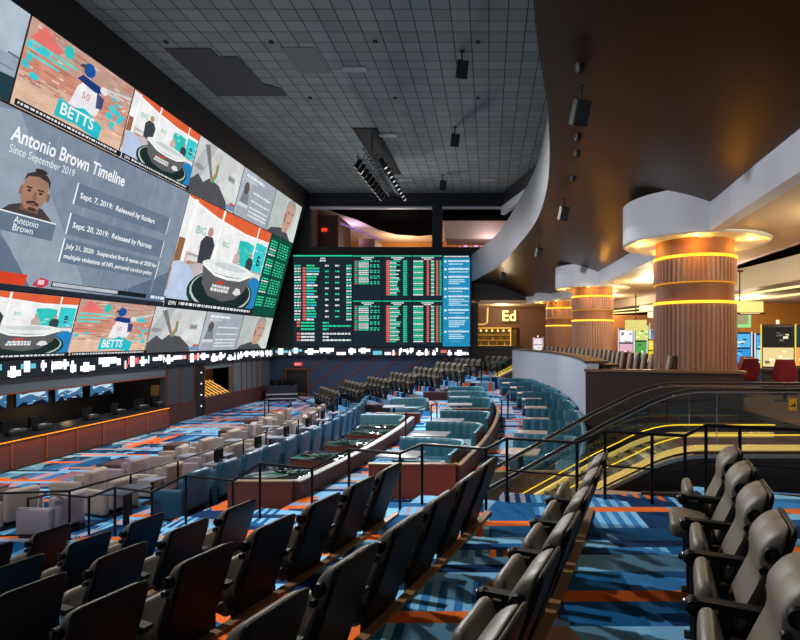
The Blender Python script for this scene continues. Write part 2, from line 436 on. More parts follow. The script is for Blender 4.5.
# ------------------------------------------------------------------ bronze ceiling with its curved parapet and white fascia
def catmull(P, n=8):
    out = []
    for i in range(len(P)-1):
        p0, p1, p2, p3 = [Vector(P[max(0, min(len(P)-1, j))]) for j in (i-1, i, i+1, i+2)]
        for k in range(n):
            t = k/n
            out.append(.5*((2*p1) + (p2-p0)*t + (2*p0-5*p1+4*p2-p3)*t*t + (3*p1-p0-3*p2+p3)*t**3))
    out.append(Vector(P[-1])); return out
EL = catmull([(-.5, -4, 8.2), (.05, 2, 8.2), (.53, 6.3, 8.2), (1.04, 9.3, 8.2), (1.38, 12, 8.2), (1.58, 14.6, 8.2), (1.61, 18, 8.2), (1.30, 22, 8.2), (.62, 28.4, 8.2), (-.30, 32.8, 8.2), (-1.36, 37.0, 8.2)], 8)
FA = catmull([(4.2, -4, 7.3), (4.4, 2, 7.3), (4.6, 6.3, 7.32), (4.86, 9.3, 7.34), (5.15, 12, 7.34), (5.3, 14, 7.34), (5.2, 18, 7.3), (5.1, 23, 7.3), (5.0, 28, 7.28), (4.4, 33, 7.12), (2.3, 37.6, 7.15)], 8)
m = bpy.data.materials.new('bronze_ceiling'); nt, b = nodes_of(m)
b.inputs['Base Color'].default_value = rgb((84, 66, 52)); b.inputs['Metallic'].default_value = .85; b.inputs['Roughness'].default_value = .34
f = MB(); rows = []
for a, c in zip(EL, FA):
    rows.append([tuple(a.lerp(c, t) + Vector((0, 0, .25*math.sin(PI*t)))) for t in [i/8 for i in range(9)]])
f.loft(rows, closed=False)
o = f.build('ceiling_bronze', m); o['kind'] = 'structure'
ft = MB(); ft.loft([[tuple(r[1]), tuple(r[8]), (r[8][0], r[8][1], r[8][2]+.9), (r[1][0], r[1][1], r[1][2]+.9)] for r in [[Vector(q)+Vector((0,0,.55)) for q in rr] for rr in rows]]); struct('ceiling_bronze_deck', ft, dark_wall)
f = MB(); ee = []
for i, a in enumerate(EL):
    k = min(1, max(0, (a.y-8)/14))
    fl = .15 + .75*k
    ee.append([(a.x, a.y, 8.17), (a.x, a.y, 10.05), (a.x+.15, a.y+.02, 10.05), (a.x+.15, a.y, 8.3)])
f.loft(ee); struct('wall_balcony', f, mat('blue_grey_parapet', (58, 65, 76), .5, .0, noise=.1, scale=3))
f = MB(); f.loft([[(c.x, c.y, 6.66), (c.x+.02, c.y, 7.52), (c.x+.3, c.y, 7.52), (c.x+.3, c.y, 6.66)] for c in FA]); struct('trim_17', f, fascia_m)
# casino ceilings
ceil_b = mat('beige_ceiling', (206, 182, 148), .6)
cf = [(c.x+.1, c.y) for c in FA]
f = MB(); n = len(cf)
outer = [(8.2 + .12*max(0, y-13) * .4, y) for x, y in cf]
f.loft([[(x, y, 6.7), (ox, y, 6.7), (ox, y, 6.9), (x, y, 6.9)] for (x, y), (ox, _) in zip(cf, outer)]); struct('ceiling_casino', f, ceil_b)
f = MB(); f.loft([[(ox, y, 6.68), (ox+.12, y, 6.68), (ox+.12, y, 7.0), (ox, y, 7.0)] for (ox, y) in outer]); struct('trim_18', f, mat('purple_lit_edge', (190, 176, 200), .5))  # purple light along the ceiling edge is put into its colour
f = MB(); f.box(7, 27, -4, 46, 7.9, 8.1); struct('ceiling_casino_void', f, blackm)
sof = catmull([(9.2, 8, 0), (10.2, 13, 0), (10.8, 18, 0), (10.4, 23, 0), (9.6, 28, 0), (8.6, 34, 0), (6.5, 40, 0), (2, 44, 0)], 6)
f = MB(); f.loft([[(p.x, p.y, 6.2), (27, p.y+2, 6.2), (27, p.y+2, 7.1), (p.x, p.y, 7.1)] for p in sof]); struct('ceiling_casino_soffit', f, mat('pale_soffit', (200, 190, 178), .6))
f = MB(); f.box(-2, 12, 36.9, 46, 6.72, 6.9); struct('ceiling_casino_bar', f, ceil_b)
f = MB(); f.box(-6, 27, 45.6, 46, 2.4, 8); struct('wall_casino_back', f, brownl)
f = MB(); f.box(26, 26.4, 8, 46, 2.4, 8); struct('wall_casino_right', f, wood('warm_gold_panelling', (176, 118, 52), (4, 1, 1), .5, .3))
f = MB(); f.box(14, 24, 30, 30.4, 2.4, 6.2); struct('wall_casino_screen', f, wood('warm_gold_panelling', (176, 118, 52), (4, 1, 1), .5, .3))
f = MB(); f.box(5.6, 12.5, 31.5, 31.8, 2.4, 5.6); struct('wall_casino_added', f, wood('amber_panelling', (150, 96, 48), (4, 1, 1), .5, .3))  # wall added closer in to brighten the dark gap between the columns
f = MB(); f.box(2.45, 6.3, 41.5, 42, 2.4, 6.7); struct('wall_casino_bar', f, brownl)
# ------------------------------------------------------------------ lower left wall: betting windows
LX = -15.5
f = MB()
f.box(-15.75, LX, -8, 8.0, 0, 3.2)
f.box(-15.75, LX, 8.0, 25.1, 2.35, 3.2)                      # header over the counter
f.box(-15.75, LX, 25.1, 27.6, .0, 3.2)                       # pier
f.box(-15.75, LX, 28.5, 37, 2.5, 3.2); f.box(-15.75, LX, 27.6, 28.5, 2.9, 3.2)
f.box(-15.75, LX, 31.7, 37, 0, 2.5); f.box(-15.75, LX, 28.5, 31.7, 0, .95)
struct('wall_left', f, mat('slate_panel', (88, 98, 108), .55, noise=.06, scale=3))
f = MB(); f.box(-18.6, -18.3, -8, 37, 0, 3.4); f.box(-18.3, -15.75, -8, 26, 2.9, 3.2); f.box(-18.3, -15.75, 25.3, 25.5, 0, 3.2)
struct('wall_recess', f, mat('recess_dark', (38, 40, 44), .6))
f = MB(); f.box(-16.9, -15.75, 28.4, 31.8, 2.5, 2.6); f.box(-16.9, -16.75, 27.6, 31.8, 0, 3.2); struct('wall_niche', f, mat('niche_bronze', (96, 64, 40), .5))
f = MB()
for y in (25.15, 26.35, 27.5, 28.5, 31.75, 32.8, 33.5, 34.2, 35.0, 35.8): f.box(LX, LX+.04, y-.03, y+.03, .95 if y > 25 else 0, 3.0)
f.box(LX, LX+.035, 8, 25.1, 2.33, 2.38)
struct('trim_19', f, copper)
f = MB(); f.box(LX, LX+.05, 25.1, 27.6, 0, .95); f.box(LX, LX+.05, 28.5, 37, 0, .95); struct('baseboard_left', f, maroon)
f = MB()
for y in (25.75, 26.9): f.box(LX, LX+.03, y-.5, y+.5, 1.0, 3.0)
struct('trim_20', f, mat('slate_inset', (58, 64, 74), .5))
# ------------------------------------------------------------------ flat picture builder for LED screens (real flat screens)
class Pic:
    def __init__(s, o, ux, uy, w, h):
        s.o, s.ux, s.uy = Vector(o), Vector(ux).normalized(), Vector(uy).normalized(); s.n = s.ux.cross(s.uy).normalized()
        s.w, s.h = w, h; s.mb = MB(); s.ms = []; s.layer = 0
    def mi(s, m):
        if m not in s.ms: s.ms.append(m)
        return s.ms.index(m)
    def P(s, u, v): return tuple(s.o + s.ux*(u*s.w) + s.uy*(v*s.h) + s.n*(.003*s.layer))
    def clip(s, pts):
        for ax, lim, sg in ((0, 0, 1), (0, 1, -1), (1, 0, 1), (1, 1, -1)):
            out = []
            for i in range(len(pts)):
                a, b_ = pts[i-1], pts[i]
                da, db = (a[ax]-lim)*sg, (b_[ax]-lim)*sg
                if (da >= 0) != (db >= 0):
                    t = da/(da-db); out.append((a[0]+(b_[0]-a[0])*t, a[1]+(b_[1]-a[1])*t))
                if db >= 0: out.append(b_)
            pts = out
            if len(pts) < 3: return []
        return pts
    def poly(s, pts, col, st=1.0, up=1):
        s.layer += up
        pts = s.clip([tuple(p) for p in pts])
        if len(pts) >= 3: s.mb.add([s.P(*p) for p in pts], [tuple(range(len(pts)))], s.mi(emis(col, st)))
    def rect(s, u0, v0, u1, v1, col, st=1.0, up=1): s.poly([(u0,v0),(u1,v0),(u1,v1),(u0,v1)], col, st, up)
    def ell(s, u, v, ru, rv, col, st=1.0, a0=0, a1=360, n=24):
        s.poly([(u+ru*math.cos(rad(a0+(a1-a0)*i/n)), v+rv*math.sin(rad(a0+(a1-a0)*i/n))) for i in range(n + (0 if a1-a0 >= 360 else 1))], col, st)
    def text(s, body, u, v, size, col, st=1.0, bold=False, squeeze=1.0, fit=None):
        s.layer += 1
        vs, fs = text_geo(body, size, 'LEFT', bold)
        if fit: squeeze = fit*s.w/max(v_[0] for v_ in vs)
        s.mb.add([tuple(s.o + s.ux*(u*s.w + x*squeeze) + s.uy*(v*s.h + y) + s.n*(.003*s.layer)) for x, y, z in vs], fs, s.mi(emis(col, st)))
    def dashes(s, u0, u1, v, th, col, rnd, gap=.012, lo=.01, hi=.05, st=1.0):
        s.layer += 0
        u = u0
        while u < u1:
            w = rnd.uniform(lo, hi); e = min(u+w, u1)
            s.rect(u, v, e, v+th, col, st, up=0); u = e + gap
    def build(s, name, parent=None): return s.mb.build(name, s.ms, parent, smooth=0, fix=False)

def pic_bg(p, col): p.rect(0, 0, 1, 1, col)
def ticker_strip(p, rnd):
    p.rect(0, 0, 1, .075, (34, 36, 44)); p.layer += 1
    p.dashes(.02, .95, .028, .026, (226, 228, 232), rnd, .01, .01, .04)
def pic_batter(p, rnd):
    pic_bg(p, (214, 178, 156))
    p.rect(0, .66, 1, 1, (196, 158, 142)); p.rect(0, .42, 1, .66, (208, 142, 122)); p.rect(0, 0, 1, .28, (226, 190, 164))
    p.layer += 1
    for i in range(60): 
        u, v = rnd.random(), rnd.uniform(.3, .98); p.rect(u, v, u+rnd.uniform(.03, .14), v+.018, rnd.choice([(202, 104, 92), (228, 200, 182), (170, 128, 116), (222, 120, 108), (236, 214, 200)]), up=0)
    for i in range(170):
        u, v = rnd.random(), rnd.uniform(.05, .98); k = rnd.randint(-24, 22); b0 = (226, 190, 164) if v < .28 else ((208, 146, 126) if v < .66 else (200, 166, 150))
        p.rect(u, v, u+rnd.uniform(.02, .12), v+rnd.uniform(.006, .022), tuple(min(255, max(0, int((q+k)/8)*8)) for q in b0), up=0)
    p.layer += 1
    p.poly([(.02, .78), (.1, .99), (.28, .84), (.22, .74)], (232, 120, 112))
    for v in (.66, .73, .8): p.rect(.02, v-.06, .42-(.8-v), v-.03, (98, 214, 204))
    p.layer += 1
    for i in range(16):
        u, v = rnd.choice([rnd.uniform(.0, .14), rnd.uniform(.78, .95)]), rnd.uniform(.25, .75); p.ell(u, v, rnd.uniform(.015, .05), rnd.uniform(.015, .05), (64, 204, 214), n=9)
    p.ell(.31, .88, .045, .075, (58, 196, 186))
    # the bat, the arms, the shirt, the cap
    p.poly([(.66, .70), (.97, .80), (.98, .84), (.65, .735)], (206, 208, 214))
    p.poly([(.40, .32), (.44, .58), (.50, .70), (.62, .70), (.70, .56), (.66, .34)], (236, 234, 238))
    p.poly([(.42, .66), (.46, .74), (.64, .72), (.70, .66), (.60, .62)], (34, 58, 122))
    p.poly([(.62, .64), (.70, .60), (.70, .46), (.64, .44)], (70, 80, 120))
    p.ell(.68, .70, .04, .05, (232, 226, 224)); p.ell(.47, .795, .04, .06, (196, 148, 122)); p.ell(.505, .83, .055, .085, (30, 84, 164)); p.poly([(.41, .81), (.48, .83), (.48, .87), (.43, .86)], (70, 74, 90))
    p.text('50', .485, .47, p.h*.12, (206, 120, 110), squeeze=1.1)
    p.poly([(.30, .10), (.31, .33), (.44, .30), (.54, .36), (.74, .25), (.73, .06), (.5, .12)], (44, 190, 200))
    p.text('BETTS', .335, .155, p.h*.20, (240, 246, 248), bold=True, squeeze=1.0)
    ticker_strip(p, rnd)
def person_fig(p, u, v, h, c1, c2):
    p.poly([(u-h*.16, v), (u-h*.2, v+h*.55), (u-h*.1, v+h*.74), (u+h*.1, v+h*.74), (u+h*.2, v+h*.55), (u+h*.16, v)], c1); p.ell(u, v+h*.86, h*.075, h*.13, c2)
def pic_studio(p, rnd):
    pic_bg(p, (240, 240, 240))
    p.poly([(0, 0), (0, .50), (.12, .52), (.5, .46), (1, .40), (1, 0)], (222, 196, 178)); p.poly([(0, .12), (0, .34), (.16, .46), (.3, .46), (.16, .2)], (186, 140, 108)); p.poly([(0, 0), (0, .14), (.14, .3), (.24, .3), (.2, 0)], (226, 206, 220))
    p.poly([(.70, .40), (.86, .46), (1, .38), (1, .26)], (196, 150, 118))
    p.poly([(0, 1), (.0, .985), (.3, .91), (.65, .87), (1, .885), (1, 1)], (226, 100, 60))
    p.poly([(0, .985), (.3, .91), (.65, .87), (1, .885), (1, .865), (.65, .845), (.3, .885), (0, .96)], (248, 248, 248))
    p.rect(.0, .40, .06, .62, (150, 104, 76)); p.rect(.055, .3, .085, .98, (250, 250, 250))
    p.poly([(.60, .47), (.60, .78), (.70, .80), (.80, .78), (.80, .47)], (50, 196, 188)); p.rect(.82, .44, .985, .83, (58, 204, 208)); p.rect(.345, .5, .365, 1, (252, 252, 252)); p.rect(.80, .4, .815, 1, (252, 252, 252))
    p.text('BIG', .12, .70, p.h*.10, (84, 190, 150), squeeze=1.1); p.text('BIG', .41, .66, p.h*.08, (84, 190, 150), squeeze=1.1); p.text('B', .875, .58, p.h*.16, (16, 60, 70), bold=True)
    p.rect(.1, .485, 1, .505, (168, 168, 166)); p.rect(.1, .44, .98, .485, (226, 226, 224))
    p.ell(.46, .20, .52, .27, (198, 184, 190)); p.ell(.06, .20, .16, .22, (188, 204, 230)); p.ell(.92, .24, .12, .20, (40, 134, 196)); p.ell(.55, .19, .385, .235, (24, 66, 58)); p.ell(.55, .205, .36, .205, (196, 202, 200)); p.ell(.55, .215, .345, .19, (30, 48, 46))
    p.layer += 1
    for k in range(40): u, v = rnd.random(), rnd.uniform(.5, .84); p.rect(u, v, u+rnd.uniform(.01, .05), v+rnd.uniform(.004, .012), rnd.choice([(226, 226, 226), (214, 220, 218), (232, 234, 232)]), up=0)
    person_fig(p, .255, .44, .36, (64, 66, 74), (190, 150, 130)); person_fig(p, .60, .49, .2, (206, 176, 170), (200, 160, 140)); person_fig(p, .775, .46, .24, (56, 70, 76), (186, 150, 130))
    p.poly([(.255, .46), (.29, .26), (.38, .15), (.55, .11), (.70, .15), (.80, .26), (.85, .46), (.7, .38), (.42, .38)], (96, 96, 98)); p.ell(.555, .455, .31, .075, (234, 238, 238)); p.ell(.56, .475, .2, .035, (206, 212, 214))
    p.poly([(.255, .46), (.40, .385), (.55, .37), (.71, .385), (.85, .46), (.85, .435), (.71, .355), (.55, .34), (.40, .355), (.255, .435)], (244, 246, 246))
    p.rect(.44, .285, .53, .315, (206, 70, 56)); p.layer += 1; p.dashes(.40, .60, .245, .028, (228, 230, 230), rnd, .006, .015, .04); p.dashes(.39, .60, .205, .032, (228, 230, 230), rnd, .006, .015, .04); p.poly([(.65, .215), (.68, .275), (.73, .275), (.76, .22), (.70, .195)], (222, 224, 226))
    ticker_strip(p, rnd)
    p.rect(.02, .012, .12, .066, (20, 22, 28)); p.text('ESPN', .03, .02, p.h*.05, (236, 236, 236), bold=True)
def pic_blazer(p, rnd):
    pic_bg(p, (208, 210, 210)); p.poly([(0, 0), (0, .5), (.2, 1), (.36, 1), (.2, .4)], (184, 188, 190)); p.poly([(.5, .3), (.9, .9), (1, .6), (1, .2)], (220, 222, 222))
    p.poly([(0, 0), (.0, .22), (.12, .38), (.24, .28), (.34, .4), (.56, .36), (.78, .14), (.84, 0)], (82, 84, 88)); p.poly([(.12, .92), (.36, .40), (.42, .36), (.2, .95)], (120, 122, 124))
    p.ell(.10, .5, .09, .05, (150, 152, 152)); p.poly([(.36, .38), (.42, .56), (.40, .84), (.44, .84), (.46, .56), (.40, .36)], (222, 120, 82)); p.poly([(.37, .36), (.44, .5), (.43, .78), (.455, .78), (.47, .5), (.41, .34)], (70, 160, 110))
    p.ell(.42, .82, .08, .11, (198, 196, 192)); p.rect(.70, .54, .86, .66, (170, 172, 172)); p.layer += 1; p.dashes(.72, .85, .58, .04, (100, 104, 106), rnd, .008, .01, .03); p.rect(.80, .02, .98, .12, (110, 150, 190)); p.rect(.86, .12, .98, .17, (206, 84, 66))
def pic_textpage(p, rnd):
    pic_bg(p, (164, 172, 182)); p.poly([(0, 0), (.4, 1), (0, 1)], (178, 186, 196)); p.layer += 1
    p.dashes(.10, .62, .86, .06, (236, 238, 240), rnd, .015, .05, .14); p.dashes(.10, .42, .79, .03, (226, 230, 232), rnd)
    p.layer += 1
    for v in (.60, .42, .27, .18, .10): p.dashes(.36, .92, v, .035, (228, 232, 234), rnd, .01, .04, .12)
    p.poly([(.06, .28), (.1, .55), (.2, .66), (.26, .5), (.3, .28)], (128, 134, 142)); p.ell(.17, .62, .07, .13, (96, 88, 86))
    p.rect(.04, .22, .3, .3, (210, 214, 218))
def pic_face(p, rnd):
    pic_bg(p, (198, 206, 200)); p.rect(0, 0, .4, 1, (184, 194, 190)); p.poly([(.72, 0), (1, 0), (1, .5), (.9, .8)], (212, 218, 212))
    p.poly([(.0, 0), (.1, .12), (.42, .22), (.62, .2), (.85, 0)], (76, 80, 84)); p.poly([(.42, .3), (.44, .72), (.54, .94), (.68, .94), (.78, .74), (.74, .4), (.64, .16), (.48, .14)], (196, 158, 142))
    p.poly([(.44, .7), (.46, .9), (.56, 1), (.7, 1), (.79, .86), (.77, .7), (.74, .85), (.56, .88)], (160, 156, 150)); p.poly([(.44, .6), (.5, .62), (.5, .4), (.46, .35)], (150, 112, 100)); p.rect(.58, .40, .70, .43, (150, 90, 86)); p.rect(.53, .65, .61, .675, (92, 70, 64)); p.rect(.66, .65, .74, .675, (92, 70, 64))
def pic_ice(p, rnd):
    pic_bg(p, (150, 166, 184)); p.poly([(0, .3), (1, .5), (1, 1), (0, 1)], (176, 190, 204)); p.poly([(0, 0), (0, .16), (1, .28), (1, 0)], (38, 62, 74)); p.layer += 1
    for i in range(18): u = rnd.random(); v = rnd.uniform(.3, .7); p.rect(u, v, u+.1, v+.02, rnd.choice([(120, 136, 154), (206, 214, 222), (96, 112, 130)]), up=0)
def pic_slide(p, rnd):
    pic_bg(p, (128, 142, 160))
    for pts, c in (([(0, 0), (.35, 0), (.0, .5)], (98, 114, 136)), ([(.0, .95), (.10, 1), (.55, 0), (.3, 0), (0, .6)], (150, 163, 179)), ([(.42, 1), (.62, 1), (.95, 0), (.6, 0)], (124, 138, 158)), ([(.78, 1), (1, 1), (1, .35), (.9, 0)], (132, 146, 164)), ([(.62, .0), (1, .0), (1, .3)], (96, 112, 134))): p.poly(pts, c)
    for u in (.25, .42, .58, .75, .9): p.rect(u, .06, u+.003, .97, (150, 162, 178))
    LT = (246, 248, 250)
    p.text('Antonio Brown Timeline', .09, .832, .60, LT, bold=True, fit=.49)
    p.text('Since September 2019', .092, .765, .34, (232, 236, 240), fit=.25)
    for v, h in ((.60, .14), (.40, .14), (.215, .155)):
        p.rect(.365, v, .905, v+h, (108, 123, 144)); p.rect(.365, v, .371, v+h, (244, 246, 248)); p.rect(.9, v, .905, v+h, (226, 232, 236))
    p.text('Sept. 7, 2019:  Released by Raiders', .385, .65, .27, LT, bold=True, fit=.42)
    p.text('Sept. 20, 2019:  Released by Patriots', .385, .452, .27, LT, bold=True, fit=.44)
    p.text('July 31, 2020:  Suspended first 8 games of 2020 for', .38, .312, .23, LT, bold=True, fit=.51)
    p.text('multiple violations of NFL personal conduct policy', .38, .245, .23, LT, bold=True, fit=.49)
    # portrait
    q = lambda L: [(.206 + (u-.19)*.52, .44 + (v-.345)*.62) for u, v in L]
    def el(u, v, a, b, c): (uu, vv), = q([(u, v)]); p.ell(uu, vv, a*.52, b*.62, c)
    p.poly(q([(.0, .345), (.05, .42), (.12, .46), (.27, .46), (.33, .40), (.38, .345)]), (70, 66, 68))
    p.poly(q([(.12, .40), (.12, .5), (.24, .5), (.25, .40)]), (126, 88, 72)); p.poly(q([(.095, .60), (.105, .50), (.145, .425), (.20, .41), (.245, .45), (.28, .53), (.285, .62), (.27, .72), (.19, .755), (.115, .71)]), (166, 126, 108))
    p.poly(q([(.10, .67), (.11, .74), (.17, .79), (.25, .78), (.285, .73), (.285, .66), (.265, .72), (.19, .745), (.125, .72)]), (66, 58, 58)); el(.20, .80, .045, .022, (56, 48, 48))
    el(.095, .58, .014, .045, (148, 108, 92)); el(.29, .575, .013, .045, (140, 102, 88))
    for pts in ([(.125, .615), (.165, .615), (.165, .63), (.125, .63)], [(.205, .615), (.25, .615), (.25, .63), (.205, .63)]): p.poly(q(pts), (60, 46, 44))
    el(.147, .595, .014, .012, (50, 40, 40)); el(.228, .595, .014, .012, (50, 40, 40)); p.poly(q([(.17, .52), (.185, .60), (.20, .60), (.21, .52)]), (144, 104, 88))
    p.poly(q([(.14, .49), (.19, .515), (.235, .49), (.225, .465), (.19, .49), (.15, .465)]), (74, 56, 52)); el(.19, .47, .022, .008, (120, 74, 68)); el(.19, .43, .03, .018, (74, 56, 52))
    p.rect(.0, .335, .31, .44, (104, 120, 140)); p.rect(.0, .44, .31, .448, (236, 240, 242))
    p.text('Antonio', .155, .392, .30, LT, fit=.09); p.text('Brown', .155, .348, .30, LT, fit=.075)
    # bottom line
    p.rect(0, 0, 1, .035, (40, 46, 56)); p.rect(0, .036, .25, .105, (216, 70, 44)); p.poly([(.275, .05), (.30, .1), (.335, .09), (.34, .06), (.31, .03)], (196, 66, 84)); p.rect(.295, .055, .32, .085, (236, 200, 204)); p.rect(.35, .05, .86, .085, (30, 34, 42)); p.rect(.355, .056, .68, .08, (186, 192, 200)); p.rect(.88, .045, 1, .09, (70, 110, 150)); p.layer += 1; p.dashes(.89, .99, .055, .025, (232, 236, 240), rnd, .006, .01, .03)
def pic_odds(p, rnd):
    pic_bg(p, (20, 78, 62)); p.layer += 1
    for i in range(26):
        v = .95 - i*.033
        if i % 7 == 0: continue
        c = rnd.choice([(60, 214, 160), (222, 236, 230), (60, 214, 160)])
        p.dashes(.06, .34, v, .018, c, rnd, .02, .05, .12); p.dashes(.45, .9, v, .018, (60, 214, 160), rnd, .05, .04, .1)

UY = Vector((LEAN, 0, 1)).normalized(); SL = math.sqrt(1+LEAN*LEAN)
ZB, ZL, ZU, ZT = 3.5, 5.63, 10.73, 13.24
vw = empty('video_wall', (wx(3.5), 22, 3.5), 0, 'giant leaning wall of screens filling the upper left side', 'screen')
vw_inv = Matrix.Translation((-wx(3.5), -22, -3.5))
def wall_pic(y0, y1, z0, z1, fn, seed):
    g = .03
    o = Vector((wx(z0)+.02, y0+g, z0)) + UY*g
    p = Pic(o, (0, 1, 0), UY, y1-y0-2*g, (z1-z0)*SL-2*g)
    fn(p, random.Random(seed))
    p.mb.V = [tuple(vw_inv @ Vector(v)) for v in p.mb.V]
    ob = p.build('screen_picture', vw); return ob
f = MB(); f.M = vw_inv
f.loft([[(wx(ZB), y, ZB-.05), (wx(ZT), y, ZT+.04), (wx(ZT)-.14, y, ZT+.04), (wx(ZB)-.14, y, ZB-.05)] for y in (1.8, 36.05)])
f.build('screen_housing', blackm, vw)
B_ = [2.0, 6.1, 10.4, 14.7, 19.0, 23.3, 27.55, 31.7, 36.0]
top = [(pic_studio, 1), (pic_face, 2), (pic_ice, 3), (pic_batter, 4), (pic_studio, 5), (pic_blazer, 6), (pic_textpage, 7), (pic_face, 8)]
bot = [(pic_textpage, 11), (pic_face, 12), (pic_blazer, 13), (pic_studio, 14), (pic_batter, 15), (pic_blazer, 16), (pic_textpage, 17), (pic_face, 18)]
for i in range(8):
    a = wall_pic(B_[i], B_[i+1], ZU, ZT, top[i][0], top[i][1]); b_ = wall_pic(B_[i], B_[i+1], ZB, ZL, bot[i][0], bot[i][1])
wall_pic(5.0, 14.1, ZL, ZU, pic_studio, 21); wall_pic(14.1, 23.6, ZL, ZU, pic_slide, 22); wall_pic(23.6, 32.5, ZL, ZU, pic_studio, 23); wall_pic(32.5, 36.0, ZL, ZU, pic_odds, 24); wall_pic(2.0, 5.0, ZL, ZU, pic_odds, 25)

# ticker ribbon along both walls
tr = empty('ticker_ribbon', (-15.3, 22, 2.9), 0, 'bright white running ticker ribbon below the big screens', 'screen')
f = MB(); f.M = Matrix.Translation((15.3, -22, -2.9))
f.box(-15.5, -15.3, -2, 37.0, 2.86, 3.44); f.box(-15.3, -1.4, 36.75, 36.98, 2.95, 3.62); f.build('ribbon_housing', blackm, tr)
rnd = random.Random(3)
p = Pic((-15.29, -2, 2.88), (0, 1, 0), (0, 0, 1), 38.7, .54); p.rect(0, 0, 1, 1, (40, 44, 52)); p.layer += 1
def tick(p, L, rnd):
    x = 0
    while x < L:
        w = rnd.choice([rnd.uniform(.08, .3), rnd.uniform(.3, 1.0)]); hi = rnd.random()
        v0 = rnd.choice([.1, .35, .5]); v1 = v0 + rnd.choice([.3, .35, .5])
        c = rnd.choice([(246, 248, 250)]*9 + [(232, 110, 110), (240, 190, 196), (110, 206, 226)])
        p.rect(x/L, v0, min(1, (x+w)/L), min(.97, v1), c, 1.7 if c[1] > 240 else 1.0, up=0)
        if rnd.random() < .75: p.rect((x+w*.2)/L, max(.03, v0-.2), min(1, (x+w*.6)/L), min(.97, v1+.25), (250, 250, 252), 1.7, up=0)
        x += w + rnd.choice([.0, .03, .06, .2])
tick(p, 38.7, rnd); p.mb.V = [(a+15.3, b-22, c-2.9) for a, b, c in p.mb.V]; p.build('ribbon_picture', tr)
p = Pic((-15.28, 36.74, 3.0), (1, 0, 0), (0, 0, 1), 13.85, .56); p.rect(0, 0, 1, 1, (40, 44, 52)); p.layer += 1
tick(p, 13.85, rnd); p.mb.V = [(a+15.3, b-22, c-2.9) for a, b, c in p.mb.V]; p.build('ribbon_picture', tr)

# ------------------------------------------------------------------ odds board on the back wall
ob = empty('odds_board', (-7.66, 36.7, 3.65), 0, 'wide dark odds board with green and red figures on the back wall', 'screen')
OI = Matrix.Translation((7.66, -36.7, -3.65))
f = MB(); f.M = OI; f.box(-13.73, -1.25, 36.62, 36.99, 3.6, 10.08); f.build('board_housing', blackm, ob)
def board(x0, x1, z0, z1, fn, seed, name='board_panel'):
    p = Pic((x0, 36.6, z0), (1, 0, 0), (0, 0, 1), x1-x0, z1-z0); fn(p, random.Random(seed))
    p.mb.V = [tuple(OI @ Vector(v)) for v in p.mb.V]; p.build(name, ob)
GR, WH, RD, CY_ = (44, 212, 160), (226, 234, 234), (226, 104, 100), (60, 196, 206)
bgc = (30, 42, 50)
def b_main(p, r):
    pic_bg(p, bgc); p.rect(0, .985, 1, 1, (40, 206, 150)); p.layer += 1
    p.dashes(.46, .54, .955, .018, WH, r, .01, .02, .04); p.dashes(.45, .55, .93, .018, WH, r, .01, .02, .04)
    rows = 20
    for i in range(rows):
        v = .875 - i*.031; c = GR if i % 2 == 0 or r.random() < .3 else WH
        p.dashes(.02, .13, v, .017, WH if i % 3 else GR, r, .012, .03, .06)
        if i: p.rect(.16, v, .215, v+.022, RD, up=0)
        p.dashes(.225, .225 + r.uniform(.12, .22), v, .019, GR if i % 4 < 2 else (WH if i % 4 == 3 else CY_), r, .006, .03, .1)
        if i % 2 == 0:
            p.dashes(.54, .60, v, .018, WH if r.random() < .5 else GR, r, .01, .02, .05); p.dashes(.71, .78, v, .018, WH if r.random() < .5 else GR, r, .01, .02, .05)
        p.dashes(.90, .985, v, .018, WH if i % 2 else GR, r, .01, .03, .06)
    for i, v in enumerate((.25, .215, .18, .13, .095, .06)):
        if i != 2: p.rect(.06, v, .115, v+.022, RD, up=0)
        p.dashes(.13, .36, v, .019, GR if i < 3 else WH, r, .006, .03, .1); p.dashes(.5, .98 if i % 2 else .6, v, .018, GR if i < 3 else WH, r, .012, .03, .08)
def b_list(kind):
    def fn(p, r):
        pic_bg(p, bgc); p.rect(0, .97, 1, .99, (40, 206, 150)); p.layer += 1
        p.dashes(.3, .72, .93, .025, WH, r, .01, .04, .09); p.dashes(.38, .64, .895, .022, WH, r, .01, .04, .09)
        n = 19
        for i in range(n):
            v = .85 - i*.042
            if kind == 0:
                if i == 13: break
                p.dashes(.06, .16, v, .026, GR if i % 3 else RD, r, .01, .03, .07); p.dashes(.2, .55, v, .026, WH if i % 4 else GR, r, .01, .05, .12)
                if i % 3 != 1: p.dashes(.6, .92, v, .026, GR, r, .05, .06, .1)
            elif kind == 1:
                p.rect(.13, v, .24, v+.034, RD, up=0); p.dashes(.25, r.uniform(.45, .62), v, .027, WH if i % 2 else GR, r, .006, .05, .12); p.dashes(.7, .83, v, .028, GR, r, .01, .06, .13)
            else:
                p.dashes(.02, .36, v, .028, GR if i % 3 else WH, r, .008, .06, .14); p.rect(.48, v, .56, v+.032, RD, up=0); p.dashes(.63, .74, v, .028, GR if i % 2 else WH, r, .01, .05, .11); p.rect(.80, v, .88, v+.032, RD, up=0); p.dashes(.92, .99, v, .028, GR, r, .01, .04, .07)
    return fn
